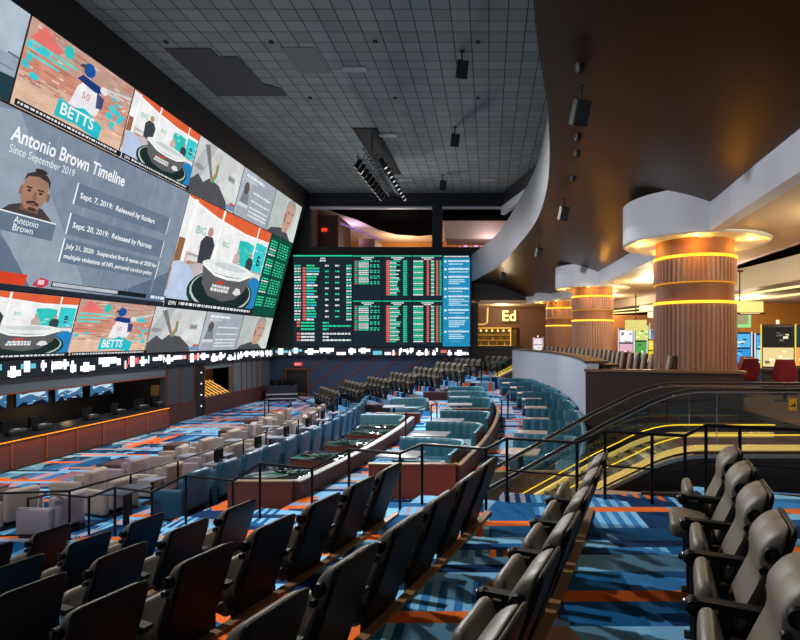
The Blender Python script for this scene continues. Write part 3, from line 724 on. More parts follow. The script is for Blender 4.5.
def b_blue(p, r):
    pic_bg(p, (36, 140, 186)); p.rect(0, .965, 1, 1, (30, 60, 80)); p.layer += 1; p.dashes(.05, .95, .978, .012, WH, r, .01, .05, .12)
    v = .94
    for blk in range(8):
        p.ell(.1, v-.01, .05, .012, (226, 240, 246), n=10); p.dashes(.2, .96, v-.015, .018, (206, 232, 242), r, .008, .08, .25); v -= .03
        for k in range(r.choice([1, 3, 4])): p.dashes(.22, r.uniform(.6, .95), v-.015, .013, (176, 218, 234), r, .008, .06, .2); v -= .021
        v -= .035; p.dashes(.3, .7, v+.01, .006, (200, 230, 240), r, .05, .01, .02)
board(-13.67, -9.55, 3.65, 10.03, b_main, 31)
xs = [-9.51, -7.45, -5.33, -3.25]
for i in range(3):
    board(xs[i], xs[i+1]-.04, 6.92, 10.03, b_list(i), 40+i); board(xs[i], xs[i+1]-.04, 3.65, 6.88, b_list([0, 1, 2][i]), 50+i)
board(-3.23, -1.33, 3.65, 10.03, b_blue, 60)
# ------------------------------------------------------------------ tip-up stadium seats
def sections(mb, prof, xs, cen=None, mi=0):
    """extrude a closed (y,z) profile along x; xs = [(x, scale)]"""
    cy = sum(p[0] for p in prof)/len(prof) if cen is None else cen[0]; cz = sum(p[1] for p in prof)/len(prof) if cen is None else cen[1]
    mb.loft([[(x, cy+(y-cy)*k, cz+(z-cz)*k) for y, z in prof] for x, k in xs], mi)
    return mb
def smooth_prof(P, n=4):
    Q = [(a, b, 0) for a, b in P]; Q3 = [Q[-1]] + Q + Q[:2]
    out = []
    for i in range(1, len(Q)+1):
        p0, p1, p2, p3 = [Vector(Q3[j]) for j in (i-1, i, i+1, i+2 if i+2 < len(Q3) else 2)]
        for k in range(n):
            t = k/n; v = .5*((2*p1)+(p2-p0)*t+(2*p0-5*p1+4*p2-p3)*t*t+(3*p1-p0-3*p2+p3)*t**3); out.append((v.x, v.y))
    return out
def make_seat():
    root = empty('stadium_seat')
    rc = lambda y, z: (y + (z-.42)*.36 - .25, z)
    prof = smooth_prof([rc(-.07, .40), rc(-.06, .58), rc(-.05, .72), rc(-.085, .83), rc(-.105, .91), rc(-.075, 1.0), rc(-.02, 1.045), rc(.015, 1.03), rc(.03, .85), rc(.02, .6), rc(.0, .40)])
    m = MB(); sections(m, prof, [(-0.2349, .62), (-0.2279, .84), (-0.2088, .97), (-0.174, 1), (-0.0174, 1.0), (-0.00435, .985), (0.00435, .985), (0.0174, 1), (0.174, 1), (0.2088, .97), (0.2279, .84), (0.2349, .62)])
    m.build('backrest', taupe, root, 60)
    sp = smooth_prof([rc(0.0174, .20), rc(0.00435, .5), rc(0.0261, .8), rc(0.0261, .96), rc(0.0174, 1.05), rc(0.0435, 1.055), rc(0.0609, .97), rc(0.0609, .7), rc(0.0522, .45), rc(0.0522, .20)])
    m = MB(); sections(m, sp, [(-0.2436, .90), (-0.2366, .965), (-0.2088, .995), (-0.174, 1), (0.174, 1), (0.2088, .995), (0.2366, .965), (0.2436, .90)]); sh = m.build('back_shell', shellm, root, 50)
    for sx in (-1, 1):
        m = MB(); 
        for z in (.80, .88):
            y = rc(-.01, z)[0]; m.tube([(sx*.228, y-.04, z), (sx*.268, y-.04, z)], .026, 12)
        y0, z0 = rc(.02, .45); y1, z1 = rc(.02, .76); m.bar((sx*.252, y0, z0), (sx*.252, y1, z1), .012, .05)
        m.build('recline_bracket', mat('gunmetal', (70, 72, 76), .3, .9), sh)
    m = MB(); y = rc(-.04, .90)[0]; m.tube([(.20, y, .90), (.28, y, .90)], [.042, .046], 16); bo = m.build('side_bolster', shellm, root, 60)
    m = MB(); m.tube([(.28, y, .915), (.292, y, .915)], .016, 10); m.tube([(.28, y, .88), (.292, y, .88)], .011, 10); m.build('bolster_knob', mat('gunmetal', (70, 72, 76), .3, .9), bo)
    # tipped up cushion
    cp = smooth_prof([(-.54, .60), (-.50, .66), (-.44, .63), (-.38, .42), (-.34, .26), (-.37, .20), (-.45, .22), (-.53, .40)])
    m = MB(); sections(m, cp, [(-.26, .6), (-.25, .85), (-.22, .97), (-.18, 1), (.18, 1), (.22, .97), (.25, .85), (.26, .6)]); m.build('seat', taupe, root, 60)
    m = MB(); m.bar((.375, -.54, .615), (.375, -.17, .605), .075, .035); m.bar((.375, -.42, .585), (.375, -.2, .575), .05, .03); m.build('armrest', mat('black_armrest', (14, 15, 15), .6, spec=.25), root)
    m = MB(); m.prism([(.35, -.56), (.40, -.56), (.40, -.36), (.35, -.36)], .02, .57); m.prism([(.335, -.60), (.415, -.60), (.415, -.30), (.335, -.30)], 0, .025); m.box(.35, .40, -.36, -.27, .34, .42); st = m.build('stanchion', blackm, root)
    m = MB(); m.sphere((.375, -.555, .585), .058, 16); m.tube([(.33, -.555, .585), (.42, -.555, .585)], .045, 16); hb = m.build('hinge_hub', shellm, root, 60)
    m = MB(); m.sphere((.375, -.60, .60), .022, 10); m.build('hub_cap', chrome, hb, 60)
    m = MB(); m.tube([(-.2, -.33, 0), (-.2, -.31, .36)], .02, 8); m.tube([(.2, -.33, 0), (.2, -.31, .36)], .02, 8); m.bar((-.26, -.31, .34), (.26, -.31, .34), .05, .05); m.build('mounting_bracket', blackm, root)
    return root
seat0 = make_seat(); first_seat = True
def seat_at(R, ph, z, label, group):
    global first_seat
    x, y = R if isinstance(R, tuple) else pol(R, ph)
    if first_seat:
        o = seat0; o.location = (x, y, z); o.rotation_euler = (0, 0, rz_of(ph)); o['label'] = label; o['category'] = 'seat'; o['group'] = group; first_seat = False
    else:
        o = dup(seat0, (x, y, z), rz_of(ph), label, group); o['category'] = 'seat'
    return o
NEAR = {'R': [6.0, 5.25, 4.5, 3.75, 3.0, 2.25], 'M': [6.05, 5.3, 4.55, 3.8, 3.05, 2.3, 1.55], 'L': [6.13, 5.38, 4.63, 3.88, 3.13, 2.38], 'B': [6.2, 5.45, 4.7, 3.95, 3.2, 2.45],
        'A': [5.15, 4.4, 3.65, 2.9, 2.15], 'Z': [5.2, 4.45, 3.7, 2.95], 'Y': [5.2, 4.45, 3.7], 'X': [4.95, 4.2]}
DESC = {'R': ('front of the taupe tip-up seat', 'in the rightmost row'), 'M': ('taupe and black tip-up seat', 'in the second row from the right'), 'L': ('black-backed tip-up seat', 'in the third row from the right'),
        'B': ('black-backed tip-up seat', 'in the fourth row from the right'), 'A': ('black-backed tip-up seat', 'in the fourth row from lower left'), 'Z': ('black-backed tip-up seat', 'in the third row from lower left'), 'Y': ('black-backed tip-up seat', 'in the second row from lower left'), 'X': ('black-backed tip-up seat', 'in the outermost lower left row')}
DESC['R'] = ('taupe tip-up seat facing left', 'in the rightmost row')
for nm, R, z in ROWS:
    for i, t in enumerate(NEAR[nm]):
        a, b_ = DESC[nm]
        seat_at(R, ph_t(R, t), z, '%s, %s from the railing %s' % (a, ORD[i], b_), 'tip-up seats of the near block')
# far block: simpler view of the same seats
FN = [6, 6, 6, 6, 6, 6, 5, 4]
for i, (fx, fy, fz) in enumerate(FAR):
    for k in range(FN[i]):
        q = Vector((fx, fy)) + fd*((k-(FN[i]-1)/2)*.73)
        if q.y > 36.4: continue
        seat_at((q.x, q.y), FANG, fz, 'black tip-up seat, %s from the front end of the %s far row from the left' % (ORD[k], ORD[i]), 'tip-up seats of the far block')
# one seat of the right-hand row is folded down
cu = MB(); cp = smooth_prof([(-.69, .49), (-.66, .54), (-.54, .54), (-.36, .50), (-.33, .42), (-.37, .38), (-.54, .40), (-.67, .42)])
sections(cu, cp, [(-.26, .7), (-.25, .9), (-.22, 1), (.22, 1), (.25, .9), (.26, .7)])
down = [o for o in C.objects if o.get('label', '').startswith('taupe tip-up seat facing left, second')][0]
for ch in down.children:
    if ch.name.startswith('seat'):
        nm = ch.name; bpy.data.objects.remove(ch); break
cu.build('seat', taupe, down, 60)['label'] = 'seat cushion folded down'

# ------------------------------------------------------------------ rails
def add_rail(name, label, pts, h=1.0, posts=None, low=None, r=.024, group=None, rz0=None, cat='railing'):
    """pts = floor points; the rail follows them h above"""
    o = Vector(pts[0]); root = empty(name, o, 0, label, cat, group)
    P = [Vector(p)-o for p in pts]
    m = MB(); up = Vector((0,0,h))
    m.tube([p+up for p in P], r, 8); m.build('top_rail', rail_m, root, 50)
    for k in (posts if posts is not None else range(len(P))):
        if isinstance(k, float):
            i = int(k); q = P[i].lerp(P[i+1], k-i)
        else: q = P[k]
        m = MB(); m.tube([q, q+up], r*.95, 8); m.lathe([(r*2.4, q.z), (r*2.4, q.z+.015)], 12, (q.x, q.y)); m.build('post', rail_m, root, 50)
    if low:
        m = MB(); m.tube([p+Vector((0,0,low)) for p in P], r*.7, 8); m.build('lower_rail', rail_m, root, 50)
    return root
# zigzag rail that climbs the ends of the near rows
def nd(s, t):   # near block: s outward, t along the rows
    return Vector((.944*s+.33*t, -.33*s+.944*t, 0))
uq = lambda px: (lambda q: (.944*q-.33)/(.944+.33*q))((px-489)/524)
T0 = 7.3
levels = [(28, None, .0), (52, 89, .0), (115, 152, .23), (186, 233, .62), (260, 312, .98), (349, 400, 1.35), (422, 486, 1.52), (507, 577, 1.7), (605, 685, 1.88), (706, 850, 2.03)]
pts = []
for a, b_, z in levels:
    for px in (a, b_):
        if px is None: continue
        p = nd(uq(px)*T0, T0); p.z = z if not (a == 28) else -.0
        pts.append(p)
zig = empty('zigzag_rail', (0, 0, 0), 0, 'long black zigzag handrail stepping up along the ends of the seat rows', 'railing')
z0 = pts[0].copy(); zig.location = z0
P = [p-z0 for p in pts]
m = MB(); tp = [p+Vector((0,0,.97)) for p in P]; tp[0].z -= .26; tp[1].z -= .08; tp[2].z -= .04
m.tube(tp, .024, 8); m.build('top_rail', rail_m, zig, 50)
m = MB(); m.tube([p+Vector((0, 0, .5)) for p in P[-6:]], .014, 8); m.build('lower_rail', rail_m, zig, 50)
pp = [(0, 0), (2, 0), (3, 0)] + [(i, 0) for i in range(4, len(P)-1)] + [(len(P)-2, .25)]
for i, k in pp:
    q = P[i] if k == 0 else P[i].lerp(P[i+1], k)
    zt = .97 + (-.22 if i == 0 else 0)
    m = MB(); m.tube([q, q+Vector((0,0,zt))], .023, 8); m.lathe([(.06, q.z), (.06, q.z+.015)], 12, (q.x, q.y)); m.build('post', rail_m, zig, 50)
q = P[-4].lerp(P[-3], .6); m = MB(); m.tube([q, q+Vector((0,0,.97))], .023, 8); m.lathe([(.06, q.z), (.06, q.z+.015)], 12, (q.x, q.y)); m.build('post', rail_m, zig, 50)
# dark kerb below it on the right
m = MB(); a_, b2 = nd(uq(640)*T0, T0+.42), nd(uq(900)*T0, T0+.42); m.bar((a_.x, a_.y, 1.80), (b2.x, b2.y, 2.02), .06, .3); struct('trim_21', m, brown)
# second rail in front of the lounge, then along its edge
def arcpts(R, y0, y1, n, z): 
    p0, p1 = ph_of(R, y0), ph_of(R, y1)
    return [(*pol(R, p0+(p1-p0)*i/n), z) for i in range(n+1)]
add_rail('lounge_rail', 'long curved black rail between the greige armchairs and the blue recliners', [(-12.4, 10.9, 0), (-10.2, 10.55, 0)] + arcpts(37.55, 10.75, 20.5, 7, 0), 1.0, low=.14)
add_rail('lounge_rail', 'far part of the curved black rail beside the armchairs', arcpts(37.7, 21.6, 28.5, 6, 0), 1.0)
add_rail('aisle_rail', 'short sloping black handrail in the aisle between the booth groups', [(*pol(42.5, ph_of(42.5, 16.6)), .86), (*pol(43.0, ph_of(43, 18.4)), .86), (*pol(43.1, ph_of(43.1, 19.2)), .86)], .95)
add_rail('aisle_rail', 'short black handrail above the outer booth aisle', [(*pol(45.5, ph_of(45.5, 17.2)), 1.16), (*pol(45.7, ph_of(45.7, 19.6)), 1.16), (*pol(45.75, ph_of(45.75, 20.4)), 1.16)], .95)
fr = random.Random(9)
for i in range(7):
    q = Vector(FAR[i][:2]) - fd*2.6; z = FAR[i][2]; a, b_ = q - fn_*.55, q + fn_*.55
    add_rail('far_rail', 'black rail at the front end of the %s far seat row' % ORD[i], [(a.x, a.y, z), (b_.x, b_.y, z)], .95, low=.5, r=.03, group='rails of the far seat rows')
for i, (x, y, l) in enumerate([(-12.4, 29.5, 2.6), (-10.3, 27.2, 2.4), (-8.4, 28.9, 1.2)]):
    add_rail('floor_rail', 'free-standing black rail on the lower carpet, %s from the left wall' % ORD[i], [(x, y, 0), (x+l*.3, y-l*.9, 0)], .95, r=.03, group='rails on the lower floor')
# ------------------------------------------------------------------ lounge armchairs, recliners, tables
def make_armchair(fm, name='armchair'):
    root = empty(name)
    m = MB(); m.rbox(-.29, .29, -.36, .30, .14, .45, .06); m.build('seat', fm, root, 60)
    m = MB(); m.M = Matrix.Translation((0, .34, .28)) @ Matrix.Rotation(rad(-9), 4, 'X'); m.rbox(-.31, .31, -.1, .10, -.12, .58, .07, 4); m.build('backrest', fm, root, 60)
    for sx in (-1, 1):
        m = MB(); m.rbox(min(sx*.28, sx*.44), max(sx*.28, sx*.44), -.42, .36, .06, .62, .05); m.build('armrest', fm, root, 60)
    m = MB(); m.box(-.40, .40, -.38, .38, 0, .08); m.build('base', blackm, root)
    return root
def make_recliner():
    root = empty('recliner')
    m = MB(); m.rbox(-.30, .30, -.45, .30, .18, .50, .07); m.build('seat', tealb, root, 60)
    bp = smooth_prof([(.18, .35), (.20, .7), (.22, .98), (.25, 1.02), (.33, 1.06), (.41, 1.0), (.40, .85), (.36, .6), (.32, .25), (.22, .25)])
    m = MB(); sections(m, bp, [(-.33, .72), (-.315, .92), (-.27, 1), (-.02, 1), (0, .985), (.02, 1), (.27, 1), (.315, .92), (.33, .72)]); m.build('backrest', tealb, root, 60)
    for sx in (-1, 1):
        m = MB(); m.rbox(min(sx*.29, sx*.45), max(sx*.29, sx*.45), -.50, .28, .04, .68, .06); m.build('armrest', tealb, root, 60)
    m = MB(); m.rbox(-.29, .29, -.60, -.44, .14, .48, .04); m.build('footrest', tealb, root, 60)
    m = MB(); m.box(-.40, .40, -.45, .36, 0, .1); m.build('base', blackm, root)
    return root
def make_table(w, d, h, topm, legm, name='table', r=.04):
    root = empty(name)
    m = MB(); m.rbox(-w/2, w/2, -d/2, d/2, h-.045, h, .02, 2); m.build('tabletop', topm, root)
    m = MB(); m.tube([(0, 0, .02), (0, 0, h-.04)], r, 12); m.build('pedestal', legm, root)
    m = MB(); m.lathe([(.24, 0), (.24, .02), (.06, .05)], 24); m.build('base', legm, root)
    return root
def place(proto, R, y, z, label, group, cat, first, turn=0):
    ph = ph_of(R, y); x, yy = pol(R, ph)
    if first: o = proto; o.location = (x, yy, z); o.rotation_euler = (0, 0, rz_of(ph)+turn); o['label'] = label; o['group'] = group
    else: o = dup(proto, (x, yy, z), rz_of(ph)+turn, label, group)
    o['category'] = cat
    return o
arm1 = make_armchair(beige); arm2 = make_armchair(beige2)
used = {1: True, 2: True}
ys1 = [11.2, 12.5, 13.9, 15.2, 16.7, 18.0, 19.6, 20.9, 22.4, 23.7, 25.2, 26.5]
for i, y in enumerate(ys1):
    k = 1 if i % 3 else 2
    place(arm1 if k == 1 else arm2, 36.75, y, 0, '%s lounge armchair, %s along the rail in the row beside it' % ('greige' if k == 1 else 'mauve-grey', ORD[i]), 'lounge armchairs', 'armchair', used[k], rad([8, -6, 0, 12, -9][i % 5])); used[k] = False
ys2 = [11.7, 13.2, 14.5, 16.1, 17.4, 19.1, 20.4, 22.0, 23.4, 25.0]
for i, y in enumerate(ys2):
    k = 1 if i % 4 in (0, 1, 3) else 2
    place(arm1 if k == 1 else arm2, 35.35, y, 0, '%s lounge armchair, %s from the near end of the open carpet row' % ('greige' if k == 1 else 'mauve-grey', ORD[i]), 'lounge armchairs', 'armchair', False, rad([-12, 10, 0, 14, -5][i % 5]))
# side tables and dark maroon ottomans between the armchairs
ltab = make_table(.46, .46, .62, mat('pale_table_top', (140, 142, 156), .4), blackm, 'side_table')
for i, (R, y) in enumerate([(37.15, 13.2), (36.1, 15.9), (37.1, 16.0), (37.15, 18.85), (36.1, 18.3), (37.1, 21.6), (36.05, 21.2), (37.1, 24.4)]):
    place(ltab, R, y, 0, 'small pale side table, %s from the near end of the armchair lounge' % ORD[i], 'lounge side tables', 'table', i == 0)
ott = empty('ottoman')
m = MB(); m.rbox(-.36, .36, -.30, .30, .06, .52, .05); m.build('cushion', mat('maroon_fabric', (84, 56, 58), .8), ott, 60)
m = MB(); m.box(-.3, .3, -.25, .25, 0, .07); m.build('base', blackm, ott)
for i, (R, y) in enumerate([(34.3, 12.4), (34.4, 15.4), (34.2, 18.2), (34.5, 21.1), (34.4, 23.9)]):
    place(ott, R, y, 0, 'dark maroon cube ottoman, %s from the near end of the lounge carpet' % ORD[i], 'lounge ottomans', 'ottoman', i == 0, rad(5*i))
# blue recliners
rec = make_recliner()
ysr = [11.9, 12.9, 13.8, 14.75, 15.7, 16.65, 17.6, 18.6, 19.6, 20.6, 21.6, 22.6, 23.7, 24.8, 25.9, 27.0]
for i, y in enumerate(ysr):
    place(rec, 38.95, y, .12, 'blue leather recliner, %s from the near end of the long curved row' % ORD[i], 'blue recliners in the curved row', 'recliner', i == 0)
# end table beside the first recliner and tray tables with black lamps further on
et = make_table(.75, .6, .85, mat('dark_table_top', (70, 78, 96), .3), blackm, 'end_table', .06)
x, y = pol(38.45, ph_of(38.45, 11.0)); et.location = (x, y, .12); et.rotation_euler = (0, 0, rz_of(ph_of(38.45, 11.0))); tag(et, 'dark square end table beside the nearest blue recliner', 'table')
tt = make_table(.7, .5, .66, mat('pale_table_top', (140, 142, 156), .4), blackm, 'tray_table')
lp = empty('table_monitor')
m = MB(); m.box(-.16, .16, -.03, .03, .06, .34); m.build('screen', shellm, lp); m = MB(); m.box(-.09, .09, -.07, .07, 0, .07); m.build('foot', blackm, lp)
for i, y in enumerate([14.3, 16.2, 18.1, 20.1, 22.1, 24.2]):
    place(tt, 38.05, y, .12, 'pale tray table in front of the blue recliners, %s from the near end' % ORD[i], 'tray tables', 'table', i == 0)
    place(lp, 38.05, y, .782, 'small black screen standing on the %s tray table' % ORD[i], 'screens on the tray tables', 'screen', i == 0)

# ------------------------------------------------------------------ wood fronted booth structures
def wallband(name, R0, R1, y0, y1, z0, z1, m, label, cat='partition', capm=None):
    mb = MB(); Rm = (R0+R1)/2; p0, p1 = ph_of(Rm, y0), ph_of(Rm, y1); c = pol(Rm, p0)
    mb.M = Matrix.Translation((-c[0], -c[1], -z0)); ring(mb, R0, R1, p0, p1, z0, z1, 24)
    root = empty(name, (c[0], c[1], z0), 0, label, cat); mb.build('panel', m, root)
    if capm:
        k = MB(); k.M = Matrix.Translation((-c[0], -c[1], -z0)); ring(k, R0-.012, R1+.012, p0, p1, z1, z1+.025, 24); k.build('cap', capm, root)
    return root
capm = mat('pale_grey_cap', (170, 166, 166), .4)
wallband('curved_partition', 42.05, 42.2, 10.7, 19.7, .4, 1.2, maroon, 'long curved maroon partition beside the glowing green tables', capm=capm)
wallband('curved_partition', 45.30, 45.38, 10.7, 20.0, .85, 1.52, maroon, 'curved maroon partition behind the teal inner booths', capm=oak)
def endpanel(name, label, R0, R1, y, z0, z1, m, th=.12, capm=None):
    a, b_ = pol(R0, ph_of(R0, y)), pol(R1, ph_of(R1, y)); root = empty(name, ((a[0]+b_[0])/2, y, z0), 0, label, 'panel')
    w = (b_[0]-a[0])/2
    mb = MB(); mb.box(-w, w, -th/2, th/2, 0, z1-z0); mb.build('panel', m, root)
    if capm: 
        k = MB(); k.box(-w-.02, w+.02, -th/2-.02, th/2+.02, z1-z0, z1-z0+.03); k.build('cap', capm, root)
    return root
endpanel('wood_end_panel', 'red-brown wood end panel in front of the first green table', 40.75, 42.02, 10.72, .45, 1.2, redwood, capm=oak)
endpanel('wood_end_panel', 'red-brown wood front panel before the nearest pale table', 43.55, 45.28, 10.72, .86, 1.55, redwood, capm=oak)
endpanel('wood_end_panel', 'red-brown wood panel at the back of the lower teal booth', 40.6, 42.3, 20.6, .45, 1.2, redwood, capm=oak)
endpanel('wood_end_panel', 'red-brown wood panel in front of the far teal booths', 43.6, 45.28, 20.15, .86, 1.45, redwood, capm=oak)
endpanel('wood_end_panel', 'golden lit wood panel behind the escalator glass', 46.15, 47.9, 9.28, .8, 1.75, wood('honey_veneer', (176, 120, 62), (1, 1, 6), .4, .3), capm=oak)
endpanel('dark_planter', 'long dark low box between the far rails', 42.3, 44.3, 28.3, .86, 1.3, maroon, .5)
endpanel('dark_planter', 'low dark box on the lower terrace edge', 39.3, 40.9, 26.8, .45, .8, maroon, .5)
# glossy tables that mirror the green board
gtop = mat('black_glass_top', (140, 160, 152), .07, 1.0)
def box_table():
    root = empty('booth_table')
    m = MB(); m.rbox(-.45, .45, -.62, .62, .66, .71, .015, 2); m.build('tabletop', gtop, root)
    m = MB(); m.box(-.43, .43, -.6, .6, .42, .66); m.build('apron', redwood, root)
    m = MB(); m.box(-.35, .35, -.5, .5, 0, .42); m.build('base', maroon, root)
    return root
bt = box_table()
for i, y in enumerate([11.6, 13.4, 15.2, 16.9, 18.1]):
    place(bt, 41.25, y, .45, 'glossy dark table with green reflections, %s from the near end' % ORD[i], 'glossy tables along the curved partition', 'table', i == 0)
# ------------------------------------------------------------------ teal banquettes
def make_booth(W, L, m, hb=.88, near=False, name='banquette'):
    """L shaped tufted bench: far side along +-y, outer side along x; local +x is the near end"""
    root = empty(name)
    path = []
    def arc(cx, cy, r, a0, a1, n=8): return [(cx+r*math.cos(rad(a0+(a1-a0)*i/n)), cy+r*math.sin(rad(a0+(a1-a0)*i/n))) for i in range(n+1)]
    r = .55
    base = [(-L/2, -W/2), (-L/2, W/2-r)] + arc(-L/2+r, W/2-r, r, 180, 90) + [(L/2-.15, W/2)]
    # resample
    fine = []
    for i in range(len(base)-1):
        a, b_ = Vector(base[i]), Vector(base[i+1]); n = max(1, int((b_-a).length/.03))
        fine += [a.lerp(b_, k/n) for k in range(n)]
    fine.append(Vector(base[-1]))
    d = [0]
    for i in range(1, len(fine)): d.append(d[-1]+(fine[i]-fine[i-1]).length)
    def sweep(prof, tuft=0):
        rings = []
        for i, p in enumerate(fine):
            t = (fine[min(i+1, len(fine)-1)] - fine[max(i-1, 0)]).normalized(); nrm = Vector((t.y, -t.x))     # towards the table
            k = tuft*abs(math.sin(PI*d[i]/.22))
            rings.append([(p.x+nrm.x*(o+(k if fr_ else 0)), p.y+nrm.y*(o+(k if fr_ else 0)), z) for o, z, fr_ in prof])
        mb = MB(); mb.loft(rings); return mb
    sweep([(0, .36, 0), (.14, .36, 1), (.11, .6, 1), (.09, hb-.1, 1), (.08, hb-.03, 1), (.05, hb, 0), (.0, hb-.01, 0)], .02).build('backrest', m, root, 70)
    sweep([(.10, .14, 0), (.56, .14, 0), (.60, .20, 0), (.60, .42, 0), (.55, .46, 0), (.10, .46, 0)]).build('seat', m, root, 50)
    sweep([(-.03, 0, 0), (.5, 0, 0), (.5, .14, 0), (0, .14, 0), (-.0, hb-.06, 0), (-.03, hb-.06, 0)]).build('base', maroon, root, 50)
    return root
pale = mat('pale_marble_top', (150, 152, 160), .3, noise=.12, scale=5)
cream_t = mat('cream_stone_top', (170, 156, 146), .35, noise=.25, scale=4)
b1 = make_booth(1.75, 2.0, teal); b1['category'] = 'banquette'
ptab = make_table(.72, .95, .72, pale, blackm, 'booth_table', .06)
AY = [12.7, 15.2, 17.6, 21.7, 24.3, 26.8]
for i, y in enumerate(AY):
    place(b1, 44.28, y-.95, .86, 'teal tufted booth bench, %s from the front in the inner terrace row' % ORD[i], 'teal booths of the inner terrace', 'banquette', i == 0)
    place(ptab, 43.85, y-1.05, .86, 'pale table at the %s teal booth of the inner terrace row' % ORD[i], 'pale booth tables', 'table', i == 0)
CYs = [11.45, 13.55, 15.7, 18.3, 20.7, 23.1, 25.6, 28.2]
b2_ = make_booth(1.6, 2.1, mat('deep_teal_leather', (30, 94, 116), .42, noise=.12, scale=6)); b2_['category'] = 'banquette'
ctab = make_table(.62, .75, .73, cream_t, blackm, 'booth_table', .06)
for i, y in enumerate(CYs):
    place(b2_, 47.1, y-.98, 1.16, 'deep teal booth bench, %s from the escalator along the white curved wall' % ORD[i], 'teal booths along the white wall', 'banquette', i == 0)
    place(ctab, 46.62, y-1.0, 1.16, 'cream stone table at the %s booth along the white wall' % ORD[i], 'cream booth tables', 'table', i == 0)
b3 = make_booth(1.8, 1.7, mat('slate_teal_leather', (92, 146, 164), .42, noise=.12, scale=6), .86); b3['category'] = 'banquette'
place(b3, 41.05, 18.9, .45, 'slate teal bench closing the row of glossy tables', 'slate teal benches', 'banquette', True)
place(b3, 41.5, 24.6, .45, 'slate teal rounded bench on the lower terrace behind the wood panel', 'slate teal benches', 'banquette', False)
tb = dup(ptab, (*pol(40.9, ph_of(40.9, 23.3)), .45), rz_of(ph_of(40.9, 23.3)), 'grey table inside the slate teal rounded bench', 'grey tables of the slate benches'); tb['category'] = 'table'

# ------------------------------------------------------------------ betting counter
bc = empty('betting_counter', (-14.95, 16.5, 0), 0, 'long red-brown betting counter glowing amber under its top on the left', 'counter')
m = MB(); m.box(-.35, .0, -8.3, 8.0, .06, .86)
m.build('front_panel', wood('counter_veneer', (88, 44, 36), (1, 1, 6), .45, .22), bc)
for i in range(13):
    y = -7.9+i*1.3; m = MB(); m.box(-.0, .025, y-.025, y+.025, .06, .86); m.build('panel_seam', copper, bc)
m = MB(); m.box(-1.1, .12, -8.3, 8.0, .96, 1.02); m.build('counter_top', blackm, bc)
m = MB(); m.box(-.32, .03, -8.3, 8.0, .86, .96); m.build('top_carrier', blackm, bc)
m = MB(); m.box(.03, .05, -8.25, 7.95, .915, .945); m.build('light_strip', emis((255, 140, 20), 2.2), bc)
m = MB(); m.box(-.3, .03, -8.3, 8.0, 0, .06); m.build('plinth', blackm, bc)
ld = bpy.data.lights.new('counter_strip', 'AREA'); ld.shape = 'RECTANGLE'; ld.size = .03; ld.size_y = 16.6; ld.energy = 90; ld.color = (1, .42, .04)
lo = bpy.data.objects.new('counter_strip', ld); C.objects.link(lo); lo.parent = bc; lo.location = (.075, .1, .94); lo.rotation_euler = (0, rad(-20), 0)
bt_ = empty('betting_terminal', (0, 0, 0))
m = MB(); m.box(-.05, .05, -.26, .26, .14, .46); m.build('monitor', shellm, bt_)
m = MB(); m.box(-.02, .02, -.04, .04, .02, .16); m.box(-.12, .12, -.14, .14, 0, .02); m.build('stand', blackm, bt_)
m = MB(); m.rbox(.1, .34, -.3, .3, .0, .2, .05); m.build('printer', blackm, bt_)
m = MB(); m.box(.16, .28, -.1, .12, .2, .205); m.build('paper_slip', mat('white_paper', (215, 215, 210), .8), bt_)
for i, y in enumerate([10.0, 11.8, 13.6, 15.4, 17.0, 18.0, 20.2, 21.7, 23.2, 24.4]):
    o = bt_ if i == 0 else dup(bt_); o.location = (-15.55, y, 1.02); o.rotation_euler = (0, 0, rad(-8 + 5*(i % 4)))
    tag(o, 'black betting terminal, %s from the far end of the counter' % ORD[9-i], 'terminal', 'terminals on the betting counter')
tvs = []
tv = empty('wall_television')
m = MB(); m.box(-.05, .0, -.72, .72, -.29, .29); m.build('frame', blackm, tv)
def tvpic(seed):
    r = random.Random(seed); p = Pic((.012, -.69, -.26), (0, 1, 0), (0, 0, 1), 1.38, .52)
    p.rect(0, 0, 1, 1, (60, 110, 150)); p.poly([(0, 0), (.2, .3), (.5, .15), (.8, .35), (1, 0)], (20, 26, 40)); p.poly([(.1, .6), (.4, .8), (.7, .55), (.9, .8), (.9, .9), (.1, .9)], (190, 214, 226)); p.layer += 1
    for k in range(14): u, v = r.random(), r.random()*.9; p.rect(u, v, u+r.uniform(.05, .2), v+.06, r.choice([(20, 30, 44), (130, 190, 220), (220, 226, 230), (120, 110, 80)]), up=0)
    return p
tvf = True
for i, y in enumerate([14.9, 16.6, 18.2, 19.75, 21.4]):
    o = empty('wall_television', (-17.3, y*1.113 - .4, 1.9), 0); fr0 = tv.children[0].copy(); C.objects.link(fr0); fr0.parent = o
    tvpic(i % 2 + 70).build('screen', o)
    tag(o, 'blue flat television hanging over the counter, %s from the far right' % ORD[4-i], 'television', 'televisions over the betting counter')
for ch in list(tv.children): bpy.data.objects.remove(ch)
bpy.data.objects.remove(tv)
# vents and small plates on the header
for i, y in enumerate([20.0, 24.3, 29.9]):
    m = MB(); m.box(-.03, .0, -.22, .22, -.09, .09); o = m.build('wall_vent', blackm); o.location = (-15.47, y, 2.88); tag(o, 'small black vent in the grey header, %s from the left' % ORD[i], 'vent', 'header vents')
m = MB(); m.box(-.02, 0, -.2, .2, -.25, .25); o = m.build('wall_plaque', mat('brass_plaque', (160, 130, 80), .35, .8)); o.location = (-15.9, 24.95, 1.7); o.rotation_euler = (0, 0, rad(-90)); tag(o, 'small brass plaque on the dark side wall of the betting window', 'plaque')
